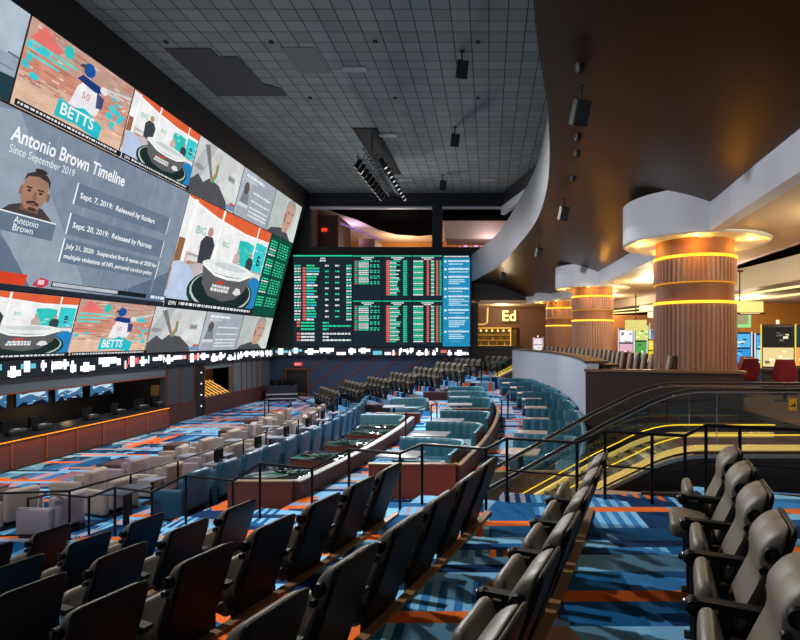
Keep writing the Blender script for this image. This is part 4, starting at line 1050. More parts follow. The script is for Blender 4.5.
# tall black panel with four lamps
lpnl = empty('lamp_panel', (-15.5, 28.05, 0), 0, 'tall black doorway panel with four small white lamps', 'panel')
m = MB(); m.box(-.12, .02, -.42, .42, 0, 2.9); m.build('panel', blackm, lpnl)
for i in range(4):
    m = MB(); m.sphere((.03, .12, .55+i*.6), .045, 10); m.build('lamp', emis((240, 240, 235), 1.5), lpnl)
# slip rack in the amber niche
sr = empty('slip_rack', (-15.9, 30.1, .95), 0, 'slanted rack of amber-lit white slats in the wall niche', 'rack')
m = MB(); m.add([(-.85, -1.4, .75), (-.85, 1.4, .75), (.3, 1.4, 0), (.3, -1.4, 0)], [(0, 1, 2, 3)]); m.build('sloping_board', mat('dark_board', (44, 28, 14), .6), sr)
for i in range(7):
    y = -1.25+i*.4; m = MB(); m.bar((-.8, y, .77), (.32, y+.12, .03), .06, .03); m.build('slat', mat('lit_slat', (226, 190, 120), .4, emit=(255, 196, 100), estr=.7), sr)
for i in range(3):
    m = MB(); z = .12+i*.28; xx = .2-i*.42; m.box(xx-.01, xx+.01, -1.35, 1.35, z+.01, z+.03); m.build('light_strip', emis((255, 176, 60), 1.6), sr)
# dark stools and white trolley in the far corner
cs = empty('corner_cabinet', (-14.0, 35.6, 0), rad(10), 'navy cabinet with black gear in the far corner under the ticker', 'cabinet')
m = MB(); m.box(-.9, .9, -.4, .4, 0, 1.05); m.build('body', mat('navy_cabinet', (34, 40, 58), .5), cs)
m = MB(); m.box(-1.0, 1.0, -.5, -.4, .12, .2); m.box(-1.0, 1.0, -.5, -.4, .42, .5); m.build('shelf', mat('pale_shelf', (170, 170, 180), .4), cs)
for i in range(4): m = MB(); m.rbox(-.8+i*.42, -.5+i*.42, -.25, .2, 1.05, 1.45, .08); m.build('gear_case', shellm, cs)
# exit door with its sign
dr = empty('exit_door', (-13.55, 36.98, 0), 0, 'dark exit door in a copper frame on the lower back wall', 'door')
m = MB(); m.box(-.75, .75, -.04, 0, .05, 2.0); m.build('leaf', mat('door_dark', (34, 32, 32), .5), dr)
m = MB(); m.box(-.85, -.75, -.07, 0, 0, 2.1); m.box(.75, .85, -.07, 0, 0, 2.1); m.box(-.85, .85, -.07, 0, 2.0, 2.1); m.build('frame', copper, dr)
m = MB(); m.box(-.6, .6, -.075, -.045, .2, .4); m.build('kick_plate', mat('brass_plaque', (160, 130, 80), .35, .8), dr)
es = empty('exit_sign', (-13.45, 36.9, 2.4), 0, 'red lit exit sign above the dark door', 'sign')
m = MB(); m.box(-.3, .3, 0, .06, -.13, .13); m.build('box', mat('sign_red', (120, 20, 20), .4, emit=(220, 50, 40), estr=.8), es)
vs, fs = text_geo('EXIT', .2, 'CENTER', True); m = MB(); m.add([(x, -.006, y-.07) for x, y, z in vs], fs); m.build('lettering', emis((250, 200, 190), 1.2), es, 0, False)
# ------------------------------------------------------------------ columns with white collars and amber coves
ribm = wood('column_walnut', (166, 124, 102), (2, 2, .2), .5, .06)
smoothm = wood('column_panel', (138, 88, 58), (3, 3, .3), .65, .15)
amber = emis((255, 180, 44), 2.8)
def ribbed(R, z0, z1, n=54):
    mb = MB(); prof = []
    for k in range(n*4):
        a = 2*PI*k/(n*4); r = R if (k % 4) < 2 else R-.05
        prof.append((r*math.cos(a), r*math.sin(a)))
    mb.loft([[(x, y, z0) for x, y in prof], [(x, y, z1) for x, y in prof]]); return mb
def column(x, y, label):
    root = empty('round_column', (x, y, 2.4), 0, label, 'column')
    # bands (relative to the casino floor at 2.4): z above eye level measured on the nearest column
    ribbed(1.05, 0, 2.65).build('ribbed_shaft', ribm, root, 20)
    m = MB(); m.lathe([(.985, 2.65), (.985, 3.21)], 64); m.build('smooth_band', smoothm, root)
    ribbed(1.05, 3.19, 3.83).build('ribbed_band', ribm, root, 20)
    m = MB(); m.lathe([(.985, 3.83), (.985, 4.32)], 64); m.build('smooth_band', smoothm, root)
    for z in (2.65, 3.83):
        m = MB(); m.lathe([(1.0, z-.02), (1.052, z-.02), (1.058, z+.045), (1.05, z+.045), (1.046, z-.005), (1.0, z-.005)], 64, cap=False); m.build('cove_light', amber, root)
    m = MB(); m.lathe([(.99, 3.15), (1.05, 3.15), (1.05, 3.185), (.99, 3.185)], 64, cap=False); m.build('cove_light', emis((255, 176, 50), .7), root)
    m = MB(); m.lathe([(.96, 4.30), (1.82, 4.24), (1.86, 4.27), (1.86, 5.32), (1.0, 5.32)], 72, cap=False); m.build('collar', fascia_m, root)
    m = MB()
    for k in range(5):
        a = 2*PI*k/5 + .6; m.lathe([(.001, 4.235), (.08, 4.235), (.08, 4.262)], 14, (1.42*math.cos(a), 1.42*math.sin(a)), cap=False)
    m.build('downlight', emis((255, 236, 180), 2.5), root)
    ld = bpy.data.lights.new('collar_glow', 'POINT'); ld.energy = 30; ld.color = (1, .48, .05); ld.shadow_soft_size = .05
    for k in range(5):
        a = 2*PI*k/5 + .6; lo = bpy.data.objects.new('collar_glow', ld); C.objects.link(lo); lo.parent = root; lo.location = (1.40*math.cos(a), 1.40*math.sin(a), 4.12)
    return root
column(5.52, 14.1, 'nearest and largest ribbed wood column with white collar')
column(5.22, 26.4, 'middle ribbed wood column with white collar, second from the right')
column(4.92, 35.8, 'farthest ribbed wood column, partly hidden behind the middle one')

# ------------------------------------------------------------------ escalators
def escalator(loc, label, rz=0, sc=1.0, low=-3.0):
    """travels along x: landing at x>=0 on height 0, runs down towards -x"""
    root = empty('escalator', loc, rz, label, 'escalator'); root.scale = (sc, sc, sc)
    S = .555
    def deck(x, off=0.0):       # smooth nose line
        if x > .55: return off
        if x < -.45: return off + S*(x+.05)*1.0 - .02
        t = (.55-x)/1.0; return off - .5*S*t*t*1.0 + (-.0)
    xs = [3.4, 2.2, 1.2, .55] + [.55-i*.1 for i in range(1, 11)] + [q for q in (-.9, -1.6, -2.4, -3.0) if q >= low]
    gl = glass('escalator_glass')
    for sy, nm in ((0, 'near'), (1.1, 'far')):
        m = MB(); m.loft([[(x, sy, deck(x)+.02), (x, sy+.012, deck(x)+.02), (x, sy+.012, deck(x)+.90), (x, sy, deck(x)+.90)] for x in xs]); m.build('glass_balustrade', gl, root)
        m = MB(); m.tube([(x, sy, deck(x)+.95) for x in xs], .021, 10)
        m.tube([(low, sy, deck(low)+.95), (low-.15, sy, deck(low)+.80), (low-.15, sy, deck(low)+.6), (low, sy, deck(low)+.5)], .021, 10); hr = m.build('handrail', mat('handrail_rubber', (52, 50, 48), .3), root, 60)
        m = MB(); m.tube([(x, sy, deck(x)+.905) for x in xs], .018, 8); m.build('rail_trim', chrome, hr, 60)
        m = MB(); m.tube([(x, sy, deck(x)+.06) for x in xs[1:]], .045, 10); m.build('skirt', mat('gold_skirt_highlight', (226, 186, 96), .25, .9, emit=(250, 214, 120), estr=.55), root, 60)  # emission paints a white-gold highlight along the metal skirt
        m = MB(); m.tube([(x, sy+(.07 if sy == 0 else -.07), deck(x)+.24) for x in xs[1:]], .009, 8); m.build('light_line', emis((250, 200, 40), 1.8), root)
        for xk in (.75, -1.2):
            m = MB(); m.box(xk-.004, xk+.004, sy-.004, sy+.016, deck(xk)+.04, deck(xk)+.88); m.build('glass_joint', chrome, root)
    m = MB(); m.loft([[(x, -.06, deck(x)-.09), (x, .02, deck(x)-.09), (x, .02, deck(x)-.03), (x, -.06, deck(x)-.03)] for x in xs]); m.build('side_trim', mat('satin_steel', (210, 204, 190), .35, .6), root)
    m = MB(); m.loft([[(x, -.05, deck(x)-.09), (x, 1.15, deck(x)-.09), (x, 1.15, min(-1.6, deck(x)-.6)), (x, -.05, min(-1.6, deck(x)-.6))] for x in xs]); m.build('truss_cladding', mat('espresso_cladding', (74, 58, 54), .5), root)
    m = MB(); 
    for i in range(int(-low/.21)):
        x = .1-i*.21; z = deck(x)-.02
        m.box(x-.2, x, .1, 1.0, z-.14, z)
    st = m.build('step_tread', mat('step_metal', (120, 112, 96), .35, .8), root)
    m = MB(); m.box(.1, 3.4, .08, 1.02, -.06, -.005); m.build('landing_plate', mat('step_metal', (120, 112, 96), .35, .8), root)
    return root
es1 = escalator((2.72, 7.98, 2.40), 'glass sided escalator with gold trim running down behind the railing')
m = MB(); m.box(-.06, .06, -.004, 0, -.09, .09); 
sg = empty('safety_sign', (4.62, 7.97, 3.12), 0, 'small yellow safety sticker on the escalator glass', 'sign'); m.build('plate', mat('sign_yellow', (226, 176, 30), .5, emit=(226, 176, 30), estr=.15), sg)
m = MB()
for i in range(3): m.box(-.04+i*.028, -.02+i*.028, -.008, -.005, -.04, -.015+i*.018)
m.build('pictogram', blackm, sg)
escalator((1.6, 32.15, 2.40), 'second escalator with gold trim at the far end of the white wall', 0, .85, -1.6)

# ------------------------------------------------------------------ counter with bar chairs along the casino edge
ct = MB(); R0 = 48.35; p0, p1 = ph_of(48.5, 13.9), ph_of(48.5, 31.3); c = pol(R0, p0)
ctr = empty('rail_counter', (c[0], c[1], 2.4), 0, 'long curved dark counter along the casino edge above the white wall', 'counter')
ct.M = Matrix.Translation((-c[0], -c[1], -2.4)); ring(ct, 48.3, 48.8, p0, p1, 3.40, 3.45, 30); ct.build('counter_top', mat('dark_stone', (60, 52, 48), .25), ctr)
ct = MB(); ct.M = Matrix.Translation((-c[0], -c[1], -2.4)); ring(ct, 48.4, 48.65, p0, p1, 2.4, 3.40, 30); ct.build('front_panel', brown, ctr)
bch = empty('bar_chair')
m = MB(); m.rbox(-.23, .23, -.24, .22, .66, .76, .04); m.build('seat', mat('bar_taupe', (150, 128, 116), .6), bch, 60)
m = MB(); m.M = Matrix.Translation((0, .22, .74)) @ Matrix.Rotation(rad(-9), 4, 'X'); m.rbox(-.17, .17, -.05, .012, .02, .56, .025); m.build('backrest', mat('bar_taupe', (150, 128, 116), .6), bch, 60)
m = MB(); m.M = Matrix.Translation((0, .22, .74)) @ Matrix.Rotation(rad(-9), 4, 'X'); m.rbox(-.215, .215, .0, .06, -.02, .59, .015); m.build('back_panel', mat('bar_dark_wood', (52, 36, 32), .4), bch)
for sx in (-1, 1):
    for sy in (-1, 1): m = MB(); m.bar((sx*.2, sy*.19, 0), (sx*.18, sy*.17, .68), .035, .035); m.build('leg', mat('bar_dark_wood', (52, 36, 32), .4), bch)
nb = 25
for i in range(nb):
    y = [13.5, 14.05, 14.6, 15.15, 15.7, 16.25][i] if i < 6 else 16.25 + (i-5)*.77; Rb = 49.15 + .72*max(0, (17-y)/3.85)**1.3
    ph = ph_of(Rb, y); x, yy = pol(Rb, ph); o = bch if i == 0 else dup(bch)
    o.location = (x, yy, 2.4); o.rotation_euler = (0, 0, rz_of(ph)); tag(o, 'taupe bar chair along the curved counter, %s from the near column' % ORD[i], 'chair', 'bar chairs along the curved counter')

# ------------------------------------------------------------------ casino floor: slot machines, chairs, signs
def slot(name, x, y, rz, w, h, col, scr1, scr2, label, glow=1.1, topc=None):
    root = empty(name, (x, y, 2.4), rz, label, 'slot machine')
    m = MB(); m.prism([(-w/2, -.3), (w/2, -.3), (w/2, .3), (-w/2, .3)], 0, .75); m.rbox(-w/2, w/2, -.12, .3, .7, h, .04); m.rbox(-w/2-.02, w/2+.02, -.42, -.1, .70, .82, .03); m.build('cabinet', mat('slot_body_%d_%d_%d' % col, col, .35), root)
    p = Pic((-w/2+.05, -.13, .86), (1, 0, 0), (0, 0, 1), w-.1, (h-.9)*.46); r = random.Random(int(x*100+y))
    def fill(p, c):
        p.rect(0, 0, 1, 1, c, glow); p.layer += 1
        for k in range(8): u, v = r.random()*.8, r.random()*.8; p.rect(u, v, u+r.uniform(.08, .25), v+r.uniform(.06, .16), r.choice([(250, 240, 200), tuple(min(255, q+60) for q in c), tuple(int(q*.5) for q in c)]), glow, up=0)
    fill(p, scr1); p.build('screen', root)
    p = Pic((-w/2+.05, -.13, .86+(h-.9)*.52), (1, 0, 0), (0, 0, 1), w-.1, (h-.9)*.44); fill(p, scr2); p.build('screen', root)
    for sx in (-1, 1):
        m = MB(); m.box(sx*w/2-.02, sx*w/2+.02, -.15, -.11, .8, h); m.build('edge_light', emis(topc or (220, 230, 235), 1.0), root)
    m = MB(); m.tube([(0, 0.05, h), (0, .05, h+.14)], .05, 10); m.build('top_lamp', emis((250, 230, 190), 1.2), root)
    return root
slot('slot_machine', 6.95, 26.6, -.2, .75, 2.3, (70, 60, 70), (226, 170, 190), (240, 236, 240), 'pink and white lit slot machine just right of the middle column')
slot('slot_machine', 7.35, 25.2, -.2, .7, 2.5, (36, 48, 40), (90, 160, 80), (200, 220, 120), 'green lit slot machine between the two nearer columns')
slot('slot_machine', 7.35, 22.6, -.25, .75, 2.15, (40, 44, 70), (60, 120, 210), (70, 130, 220), 'blue lit slot machine between the two nearer columns')
slot('slot_machine', 6.75, 21.0, -.25, .8, 1.75, (90, 70, 20), (230, 200, 40), (240, 214, 60), 'yellow lit low slot machine beside the nearest column')
slot('slot_machine', 8.25, 23.0, -.2, .7, 2.1, (40, 60, 70), (170, 220, 230), (90, 190, 200), 'pale cyan slot machine half behind the nearest column')
slot('slot_machine', 9.15, 19.4, -.1, 1.0, 2.0, (24, 70, 120), (60, 150, 220), (90, 180, 230), 'blue slot machine nearest the right side of the big column')
slot('slot_machine', 10.25, 19.2, -.1, 1.05, 1.95, (24, 70, 120), (170, 220, 230), (80, 170, 230), 'blue slot machine with a pale screen left of the grey one')
slot('slot_machine', 9.15, 16.6, -.45, .95, 2.2, (70, 72, 84), (236, 210, 150), (44, 40, 36), 'tall grey slot machine with yellow edge lights', topc=(240, 220, 90))
slot('slot_machine', 10.45, 17.0, -.45, .95, 2.2, (60, 62, 74), (236, 160, 90), (36, 60, 66), 'tall grey slot machine at the right picture edge', topc=(120, 220, 230))
def slot_chair(x, y, rz, label, w=.30):
    root = empty('casino_chair', (x, y, 2.4), rz, label, 'chair'); red = mat('red_chair_vinyl', (122, 28, 36), .4)
    m = MB(); m.rbox(-w, w, -.28, .26, .46, .58, .05); m.build('seat', red, root, 60)
    m = MB(); m.M = Matrix.Translation((0, .26, .55)) @ Matrix.Rotation(rad(-8), 4, 'X'); m.loft([[(-w*.9, d, 0), (w*.9, d, 0), (w*1.05, d, .2), (w*.75, d, .62), (-w*.75, d, .62), (-w*1.05, d, .2)] for d in (-.05, .05)]); m.build('backrest', red, root)
    m = MB(); m.tube([(0, 0, .03), (0, 0, .47)], .05, 12); m.lathe([(.28, 0), (.26, .03), (.06, .06)], 24); m.build('pedestal', blackm, root)
    return root
slot_chair(7.72, 15.9, rad(185), 'red casino chair right beside the big column')
slot_chair(8.3, 17.2, rad(180), 'dark red casino chair behind the one by the big column', .26)
slot_chair(8.25, 14.6, rad(150), 'red casino chair turned towards the grey slot machine')
slot_chair(6.2, 19.9, rad(190), 'red casino chair between the columns before the yellow machine', .26)
slot_chair(6.15, 23.8, rad(190), 'red casino chair before the pink slot machine', .26)
hs = empty('hanging_sign', (7.8, 16.2, 4.95), 0, 'cream lit box sign hanging right of the big column', 'sign')
m = MB(); m.box(-.75, .62, -.12, .12, -.0, .33); m.build('light_box', mat('sign_cream', (240, 220, 150), .5, emit=(250, 226, 140), estr=.9), hs)
m = MB(); m.box(-.78, .65, -.14, .14, -.06, 0.0); m.build('frame', brown, hs)
m = MB(); m.tube([(-.05, 0, .33), (-.05, 0, 1.30)], .02, 8); m.tube([(-.3, 0, 1.28), (.05, 0, 1.28)], .03, 8); m.build('hanger', brown, hs)
m = MB(); r_ = random.Random(2)
m.box(-.1, .5, -.15, -.14, -.045, -.015)
m.build('marking', emis((250, 220, 150), 1.0), hs)
gs = empty('bank_sign', (8.85, 19.0, 4.55), -.1, 'green outlined lit sign above the blue slot machines', 'sign')
m = MB(); m.rbox(-.62, .62, -.05, .05, 0, .95, .045); m.build('rim', emis((150, 225, 140), 1.1), gs)
m = MB(); m.box(-.5, .5, -.07, -.052, .12, .83); m.build('face', emis((176, 168, 120), .9), gs)
m = MB(); m.tube([(0, 0, .95), (0, 0, 1.6)], .03, 8); m.build('hanger', blackm, gs)
gs2 = empty('bank_sign', (6.95, 24.8, 4.55), -.1, 'small pale yellow sign above the green slot machine', 'sign')
m = MB(); m.rbox(-.5, .5, -.05, .05, 0, .5, .03); m.build('face', emis((236, 220, 130), 1.0), gs2)
m = MB(); m.tube([(0, 0, .5), (0, 0, 2.0)], .03, 8); m.build('hanger', blackm, gs2)
for i, (x, y, z, R) in enumerate([(8.3, 25.5, 5.55, .95), (8.2, 24.0, 5.15, .9)]):
    rt = empty('ring_chandelier', (x, y, z), 0, ['upper white ring chandelier between the two nearer columns', 'lower white ring chandelier between the two nearer columns'][i], 'chandelier')
    m = MB(); m.lathe([(R, 0), (R, .22), (R-.1, .22), (R-.1, 0)], 40, cap=False); m.build('ring', emis((250, 236, 190), 1.4), rt)
    m = MB(); m.tube([(0, 0, .2), (0, 0, 6.2-z)], .02, 8); m.bar((-R+.05, 0, .2), (R-.05, 0, .2), .03, .03); m.build('hanger', brown, rt)
# curved light lines in the lower casino ceiling
for i, (dx, z) in enumerate([(1.2, 6.19), (3.6, 6.19)]):
    m = MB(); m.tube([(p.x+dx, p.y, z) for p in sof], .07, 6); o = m.build('ceiling_light_line', emis((255, 226, 150), 1.6)); tag(o, 'long curved warm light line in the right-hand ceiling, %s from the soffit edge' % ORD[i], 'light')
# bar at the far end behind the opening
bf = empty('drinks_bar', (.4, 41.2, 2.4), 0, 'warmly lit bar seen through the opening beside the odds board', 'bar')
m = MB(); m.box(-2.6, 1.3, -.3, .3, 0, 1.1); m.build('counter', mat('bar_counter', (150, 110, 60), .4), bf)
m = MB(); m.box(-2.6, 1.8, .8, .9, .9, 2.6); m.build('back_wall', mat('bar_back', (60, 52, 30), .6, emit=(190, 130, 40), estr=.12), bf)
m = MB()
for i in range(3): m.box(-2.5, 1.3, .55, .75, 1.25+i*.42, 1.28+i*.42)
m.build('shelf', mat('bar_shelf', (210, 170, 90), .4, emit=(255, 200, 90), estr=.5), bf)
m = MB()
for i in range(9): m.sphere((-2.4+i*.45, .3, 2.45), .07, 8)
m.build('bulb_string', emis((255, 206, 110), 4.0), bf)
m = MB()
for x in (-2.62, 1.3): m.box(x-.04, x+.04, -.1, .1, 0, 2.65)
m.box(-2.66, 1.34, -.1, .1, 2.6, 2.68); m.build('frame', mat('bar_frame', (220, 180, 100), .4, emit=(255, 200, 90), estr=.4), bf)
m = MB(); m.box(-2.66, 4.0, .5, .7, 2.68, 4.3); m.build('header_panel', brownl, bf)
r_ = random.Random(8); 
for i in range(22):
    m = MB(); h_ = r_.uniform(.22, .34); m.lathe([(.045, 0), (.045, h_*.6), (.016, h_*.75), (.016, h_)], 10)
    bo = m.build('bottle', mat('bottle_%d' % (i % 4), [(170, 120, 50), (90, 60, 20), (200, 190, 150), (60, 90, 50)][i % 4], .2)); bo.location = (-1.95+(i % 11)*.32, 41.84, 2.4+1.281+(i//11)*.42)
    tag(bo, 'small bottle on the lit shelves of the far bar', 'bottle', 'bottles behind the far bar')
ns = empty('neon_sign', (1.0, 41.3, 5.62), 0, 'glowing cream script sign over the far bar', 'sign')
vs, fs = text_geo('Ed', 1.15, 'LEFT', True)
m = MB(); m.add([(x, -.05, z) for x, z, _ in vs], fs); m.build('lettering', emis((255, 226, 130), 2.6), ns, 0, False)
m = MB(); m.box(-.1, 1.5, .0, .06, -.06, 0); m.build('base_bar', brown, ns)
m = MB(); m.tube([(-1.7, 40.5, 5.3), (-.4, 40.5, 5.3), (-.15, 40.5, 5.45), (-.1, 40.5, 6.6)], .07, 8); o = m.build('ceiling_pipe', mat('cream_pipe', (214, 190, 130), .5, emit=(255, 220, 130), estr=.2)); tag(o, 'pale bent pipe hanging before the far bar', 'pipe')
pg = slot('slot_machine', 3.55, 38.0, 0, .7, 1.9, (110, 100, 100), (240, 230, 230), (236, 210, 220), 'white lit machine left of the farthest column')
m = MB(); m.box(-.02, .35, -.03, .03, -.12, .12); o = m.build('wall_lamp_box', brown); o.location = (-.95, 36.9, 6.9); tag(o, 'small brown box above the corner of the bar opening', 'box')

# ------------------------------------------------------------------ ceiling fixtures
hatch = MB()
pts = [(-11.55, 18.65), (-9.9, 18.65), (-9.9, 19.2), (-9.2, 19.2), (-9.2, 21.2), (-8.6, 21.6), (-8.6, 22.3), (-11.55, 22.3)]
hatch.prism([(x, y) for x, y in pts], 14.47, 14.5); o = hatch.build('ceiling_panel', mat('dark_tile', (70, 72, 72), .85)); tag(o, 'darker stepped patch of ceiling tiles above the left screens', 'ceiling panel')
hatch = MB(); hatch.box(-7.4, -6.2, 18.6, 20.4, 14.48, 14.5); o = hatch.build('ceiling_panel', mat('dark_tile2', (124, 128, 126), .85)); tag(o, 'darker square of ceiling tiles near the middle of the ceiling', 'ceiling panel')
for i, (px, py) in enumerate([(355, 70), (388, 136), (312, 180), (405, 180), (488, 180)]):
    Y = 524*10.35/(340-py); x = (px-489)/524*Y
    m = MB(); m.box(-.45, .45, -.18, .18, 0, .04); o = m.build('ceiling_diffuser', mat('pale_diffuser', (176, 178, 178), .6)); o.location = (x, Y, 14.455); tag(o, ['pale slot diffuser in the tiles above the screens', 'pale slot diffuser beside the truss opening', 'pale slot diffuser by the left back corner', 'pale slot diffuser beside the far truss end', 'pale slot diffuser towards the right back corner'][i], 'diffuser')
k = 0
for px, py in [(166, 42), (271, 42), (375, 42), (310, 98), (395, 98), (478, 42), (478, 98)]:
    Y = 524*10.38/(340-py); x = (px-489)/524*Y; m = MB(); m.lathe([(.001, -.06), (.07, -.06), (.09, .02)], 14, cap=False); o = m.build('sprinkler', blackm); o.location = (x, Y, 14.5)
    tag(o, 'tiny dark ceiling sprinkler, %s of those dotted over the tiles' % ORD[k], 'sprinkler', 'ceiling sprinklers'); k += 1
# truss opening and truss
ho = empty('truss_opening', (-6.1, 26.0, 14.46), 0, 'black panel standing for the dark ceiling opening above the lighting truss', 'opening')
m = MB(); m.box(-.6, .6, -.3, 6.8, 0, .04); m.build('opening_panel', mat('matte_black', (5, 5, 5), .9), ho)  # flat black sheet, the dark inside the hole put into colour
tr_ = empty('lighting_truss', (-5.85, 25.6, 13.2), 0, 'black lattice lighting truss hanging below the ceiling', 'truss')
for dx in (-.3, .3):
    for dz in (-.25, .25): m = MB(); m.tube([(dx, 0, dz), (dx, 6.6, dz)], .035, 8); m.build('chord', rail_m, tr_)
m = MB()
for i in range(12):
    y0 = i*.55
    for dx in (-.3, .3): m.tube([(dx, y0, -.25), (dx, y0+.55, .25)], .018, 6)
    for dz in (-.25, .25): m.tube([(-.3, y0, dz), (.3, y0+.55, dz)], .018, 6)
m.build('lacing', mat('truss_grey', (110, 112, 114), .4, .8), tr_)
for y in (.6, 6.0): m = MB(); m.tube([(0, y, .25), (0, y, 1.26)], .025, 8); m.build('hanger', rail_m, tr_)
sp = empty('stage_spotlight')
m = MB(); m.M = Matrix.Rotation(rad(-35), 4, 'Y'); m.lathe([(.06, .28), (.11, .24), (.11, -.1), (.13, -.14), (.13, -.24)], 16); m.build('housing', blackm, sp, 50)
m = MB(); m.M = Matrix.Rotation(rad(-35), 4, 'Y'); m.lathe([(.001, -.245), (.085, -.245), (.085, -.238)], 16, cap=False); m.build('lens', emis((236, 238, 240), .9), sp)
m = MB(); m.bar((0, -.14, 0), (0, -.14, .36), .03, .03); m.bar((0, .14, 0), (0, .14, .36), .03, .03); m.bar((0, -.15, .36), (0, .15, .36), .05, .03); m.build('yoke', blackm, sp)
first = True; k = 0
for side in (-1, 1):
    for i in range(9):
        o = sp if first else dup(sp); first = False
        o.location = (-5.85+side*.62, 25.9+i*.74, 12.8); o.rotation_euler = (0, 0, 0 if side > 0 else PI)
        tag(o, 'black spotlight with pale lens on the %s side of the truss, %s from its front' % ('right' if side > 0 else 'left', ORD[i]), 'spotlight', 'spotlights on the truss')
# speakers and cameras under the ceilings
def speaker(x, y, z, s, label, tilt=25):
    root = empty('ceiling_speaker', (x, y, z), rad(20), label, 'speaker')
    m = MB(); m.M = Matrix.Rotation(rad(tilt), 4, 'X'); m.loft([[(-.2*s, -.16*s, -.5*s), (.2*s, -.16*s, -.5*s), (.14*s, .2*s, -.5*s), (-.14*s, .2*s, -.5*s)], [(-.2*s, -.16*s, .1*s), (.2*s, -.16*s, .1*s), (.14*s, .2*s, .1*s), (-.14*s, .2*s, .1*s)]]); m.build('cabinet', shellm, root)
    m = MB(); m.M = Matrix.Rotation(rad(tilt), 4, 'X'); m.box(-.18*s, .18*s, -.175*s, -.16*s, -.48*s, .08*s); m.build('grille', mat('speaker_grille', (52, 56, 56), .7), root)
    m = MB(); m.tube([(0, 0, 0), (0, 0, .45*s)], .03*s, 8); m.lathe([(.1*s, .42*s), (.1*s, .45*s)], 12); m.build('bracket', blackm, root)
    return root
for px, py, lab in [(462, 65, 'nearest black speaker hanging from the tiled ceiling'), (455, 137, 'middle black speaker hanging from the tiled ceiling'), (443, 183, 'farthest black speaker hanging from the tiled ceiling')]:
    Y = 524*9.9/(340-py); speaker((px-489)/524*Y, Y, 14.06, 1.0, lab)
for px, py, s, lab in [(581, 103, .62, 'large black speaker under the bronze ceiling'), (564, 208, .62, 'middle black speaker under the bronze ceiling'), (539, 249, .62, 'third black speaker under the bronze ceiling'), (503, 273, .62, 'farthest black speaker under the bronze ceiling')]:
    Y = 524*3.72/(340-py); speaker((px-489)/524*Y, Y, 7.80, s, lab)
for i, (px, py) in enumerate([(580, 67), (578, 136), (577, 153), (573, 178)]):
    Y = 524*3.88/(340-py); m = MB(); m.lathe([(.001, -.10), (.05, -.08), (.07, -.02), (.07, .04)], 14, cap=False); o = m.build('camera_dome', blackm); o.location = ((px-489)/524*Y, Y, 7.98); tag(o, 'small dark dome on the bronze ceiling, %s from the front' % ORD[i], 'camera', 'domes on the bronze ceiling')
# violet lamps of the upper room
fl = empty('flower_lamp', (-1.1, 38.6, 10.5), 0, 'violet white crystal lamps on the right upper ledge', 'lamp')
for i in range(6): m = MB(); m.sphere((-1.0+i*.38, 0, .28+.1*(i % 2)), .22, 8); m.build('globe', emis((226, 190, 240), .9), fl)
m = MB(); m.box(-1.2, 1.1, -.1, .1, 0, .1); m.build('base', brown, fl)
el = empty('exit_sign', (-12.1, 38.5, 12.2), 0, 'red lit exit sign in the left upper opening', 'sign'); m = MB(); m.box(-.2, .2, -.03, .03, -.12, .12); m.build('box', emis((240, 60, 30), 1.3), el)

# ------------------------------------------------------------------ lights of the hall and added fill spots
def spot(loc, to, energy, angle, col=(1, 1, 1), soft=.25, blend=.6):
    ld = bpy.data.lights.new('house_and_fill_spot', 'SPOT'); ld.energy = energy; ld.spot_size = rad(angle); ld.spot_blend = blend; ld.color = col; ld.shadow_soft_size = soft
    o = bpy.data.objects.new('house_and_fill_spot', ld); C.objects.link(o); o.location = loc; o.rotation_euler = (Vector(to)-Vector(loc)).to_track_quat('-Z', 'Y').to_euler(); return o
def area(loc, to, energy, sx, sy, col=(1, 1, 1)):
    ld = bpy.data.lights.new('ceiling_panel_light', 'AREA'); ld.shape = 'RECTANGLE'; ld.size = sx; ld.size_y = sy; ld.energy = energy; ld.color = col
    o = bpy.data.objects.new('ceiling_panel_light', ld); C.objects.link(o); o.location = loc; o.rotation_euler = (Vector(to)-Vector(loc)).to_track_quat('-Z', 'Y').to_euler(); return o
cw_ = (.97, .98, .97)
spot((-5.2, 26, 12.6), (-10, 14, 0), 6500, 90, cw_)
spot((-5.2, 29, 12.6), (-8, 27, 0), 7000, 110, cw_)
spot((-6.5, 27, 12.6), (-2.5, 13, 0), 4800, 75, cw_)
spot((-5.2, 26, 12.6), (0, 22, 0), 2600, 80, cw_)
spot((-9.5, 8, 14.2), (1.5, 5.5, 1.5), 5600, 50, (1, .97, .92), .12)
spot((-7, 16, 14.2), (-1, 7.5, 1.5), 3000, 50, (1, .98, .95), .15)
spot((-9, 4, 14.2), (-9.5, 12, 0), 3500, 80, cw_)
spot((-13.4, 1.2, 9.0), (4.4, 14, 6.9), 5200, 46, (.93, .95, 1), .5)  # added wall spot without a fixture, brightens the near collar and fascia
spot((-13.4, 1.2, 9.0), (3.6, 28, 6.6), 8000, 30, (.93, .95, 1), .5)  # second added spot from the same place, for the farther collars
spot((-8, 36.4, 10.45), (2, 22, 7), 1800, 130, (.93, .95, 1), .4, 1.0)  # added on the upper opening's ledge to brighten collars and fascia
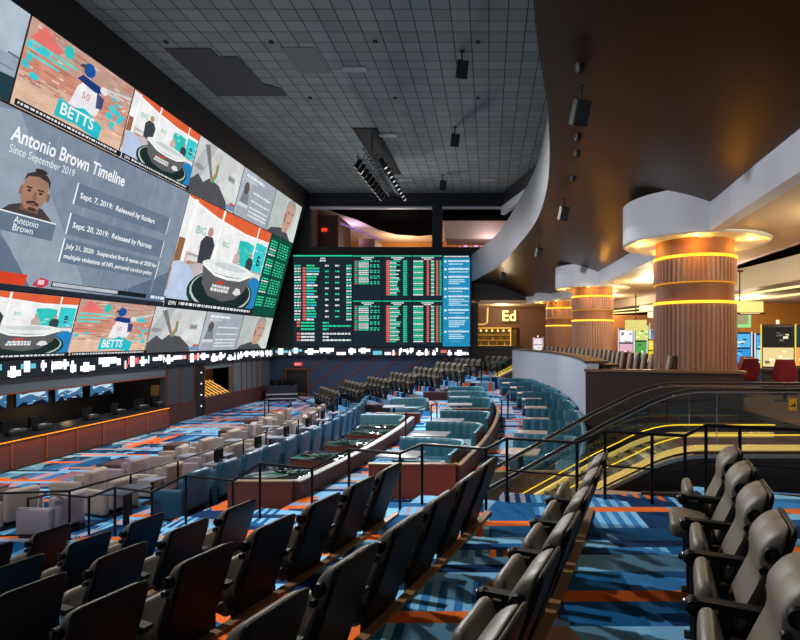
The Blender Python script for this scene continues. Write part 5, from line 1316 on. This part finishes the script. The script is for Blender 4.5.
# casino ceiling light
for loc, e in [((7.4, 10, 6.2), 260), ((7.2, 18, 6.2), 300), ((7, 23, 6.2), 300), ((7, 31, 6.2), 320), ((13, 17, 5.8), 420), ((13, 26, 5.8), 420), ((1, 39, 6.4), 260), ((-1, 43, 6.2), 160)]:
    ld = bpy.data.lights.new('casino_lamp', 'POINT'); ld.energy = e; ld.color = (1, .80, .52); ld.shadow_soft_size = .3
    o = bpy.data.objects.new('casino_lamp', ld); C.objects.link(o); o.location = loc
for loc, e, c in [((-8, 48.5, 12.2), 420, (1, .72, .4)), ((0, 48, 12.2), 420, (1, .72, .4)), ((-11.5, 43.5, 12.6), 160, (.85, .65, 1)), ((-7, 39, 11.6), 160, (1, .85, .8)), ((0, 39.4, 11.4), 120, (1, .8, .8))]:
    ld = bpy.data.lights.new('upper_room_lamp', 'POINT'); ld.energy = e; ld.color = c; ld.shadow_soft_size = .3
    o = bpy.data.objects.new('upper_room_lamp', ld); C.objects.link(o); o.location = loc
ld = bpy.data.lights.new('niche_lamp', 'POINT'); ld.energy = 22; ld.color = (1, .6, .15); ld.shadow_soft_size = .05
o = bpy.data.objects.new('niche_lamp', ld); C.objects.link(o); o.location = (-15.9, 30.1, 2.4)
for y in (11, 14.5, 18, 21.5):
    ld = bpy.data.lights.new('counter_lamp', 'POINT'); ld.energy = 12; ld.color = (1, .62, .25); ld.shadow_soft_size = .1
    o = bpy.data.objects.new('counter_lamp', ld); C.objects.link(o); o.location = (-17.3, y, 1.3)

# ------------------------------------------------------------------ world, camera, view
w = bpy.data.worlds.new('hall_ambient'); bpy.context.scene.world = w; w.use_nodes = True
bgn = next(n for n in w.node_tree.nodes if n.type == 'BACKGROUND'); bgn.inputs[0].default_value = (.55, .6, .7, 1); bgn.inputs[1].default_value = .22
cam = bpy.data.cameras.new('camera'); co = bpy.data.objects.new('camera', cam); C.objects.link(co)
co.location = (0, 0, 4.1); co.rotation_euler = (PI/2, 0, 0); cam.sensor_width = 36; cam.lens = 36*524/800; cam.shift_x = -89/800; cam.shift_y = 20/800; cam.clip_start = .05; cam.clip_end = 200
sc = bpy.context.scene; sc.camera = co
sc.view_settings.view_transform = 'Standard'; sc.view_settings.look = 'None'; sc.view_settings.exposure = 0.0; sc.view_settings.gamma = 1.0; sc.view_settings.use_curve_mapping = False
sc.cycles.use_denoising = True; sc.cycles.max_bounces = 6; sc.cycles.use_light_tree = True
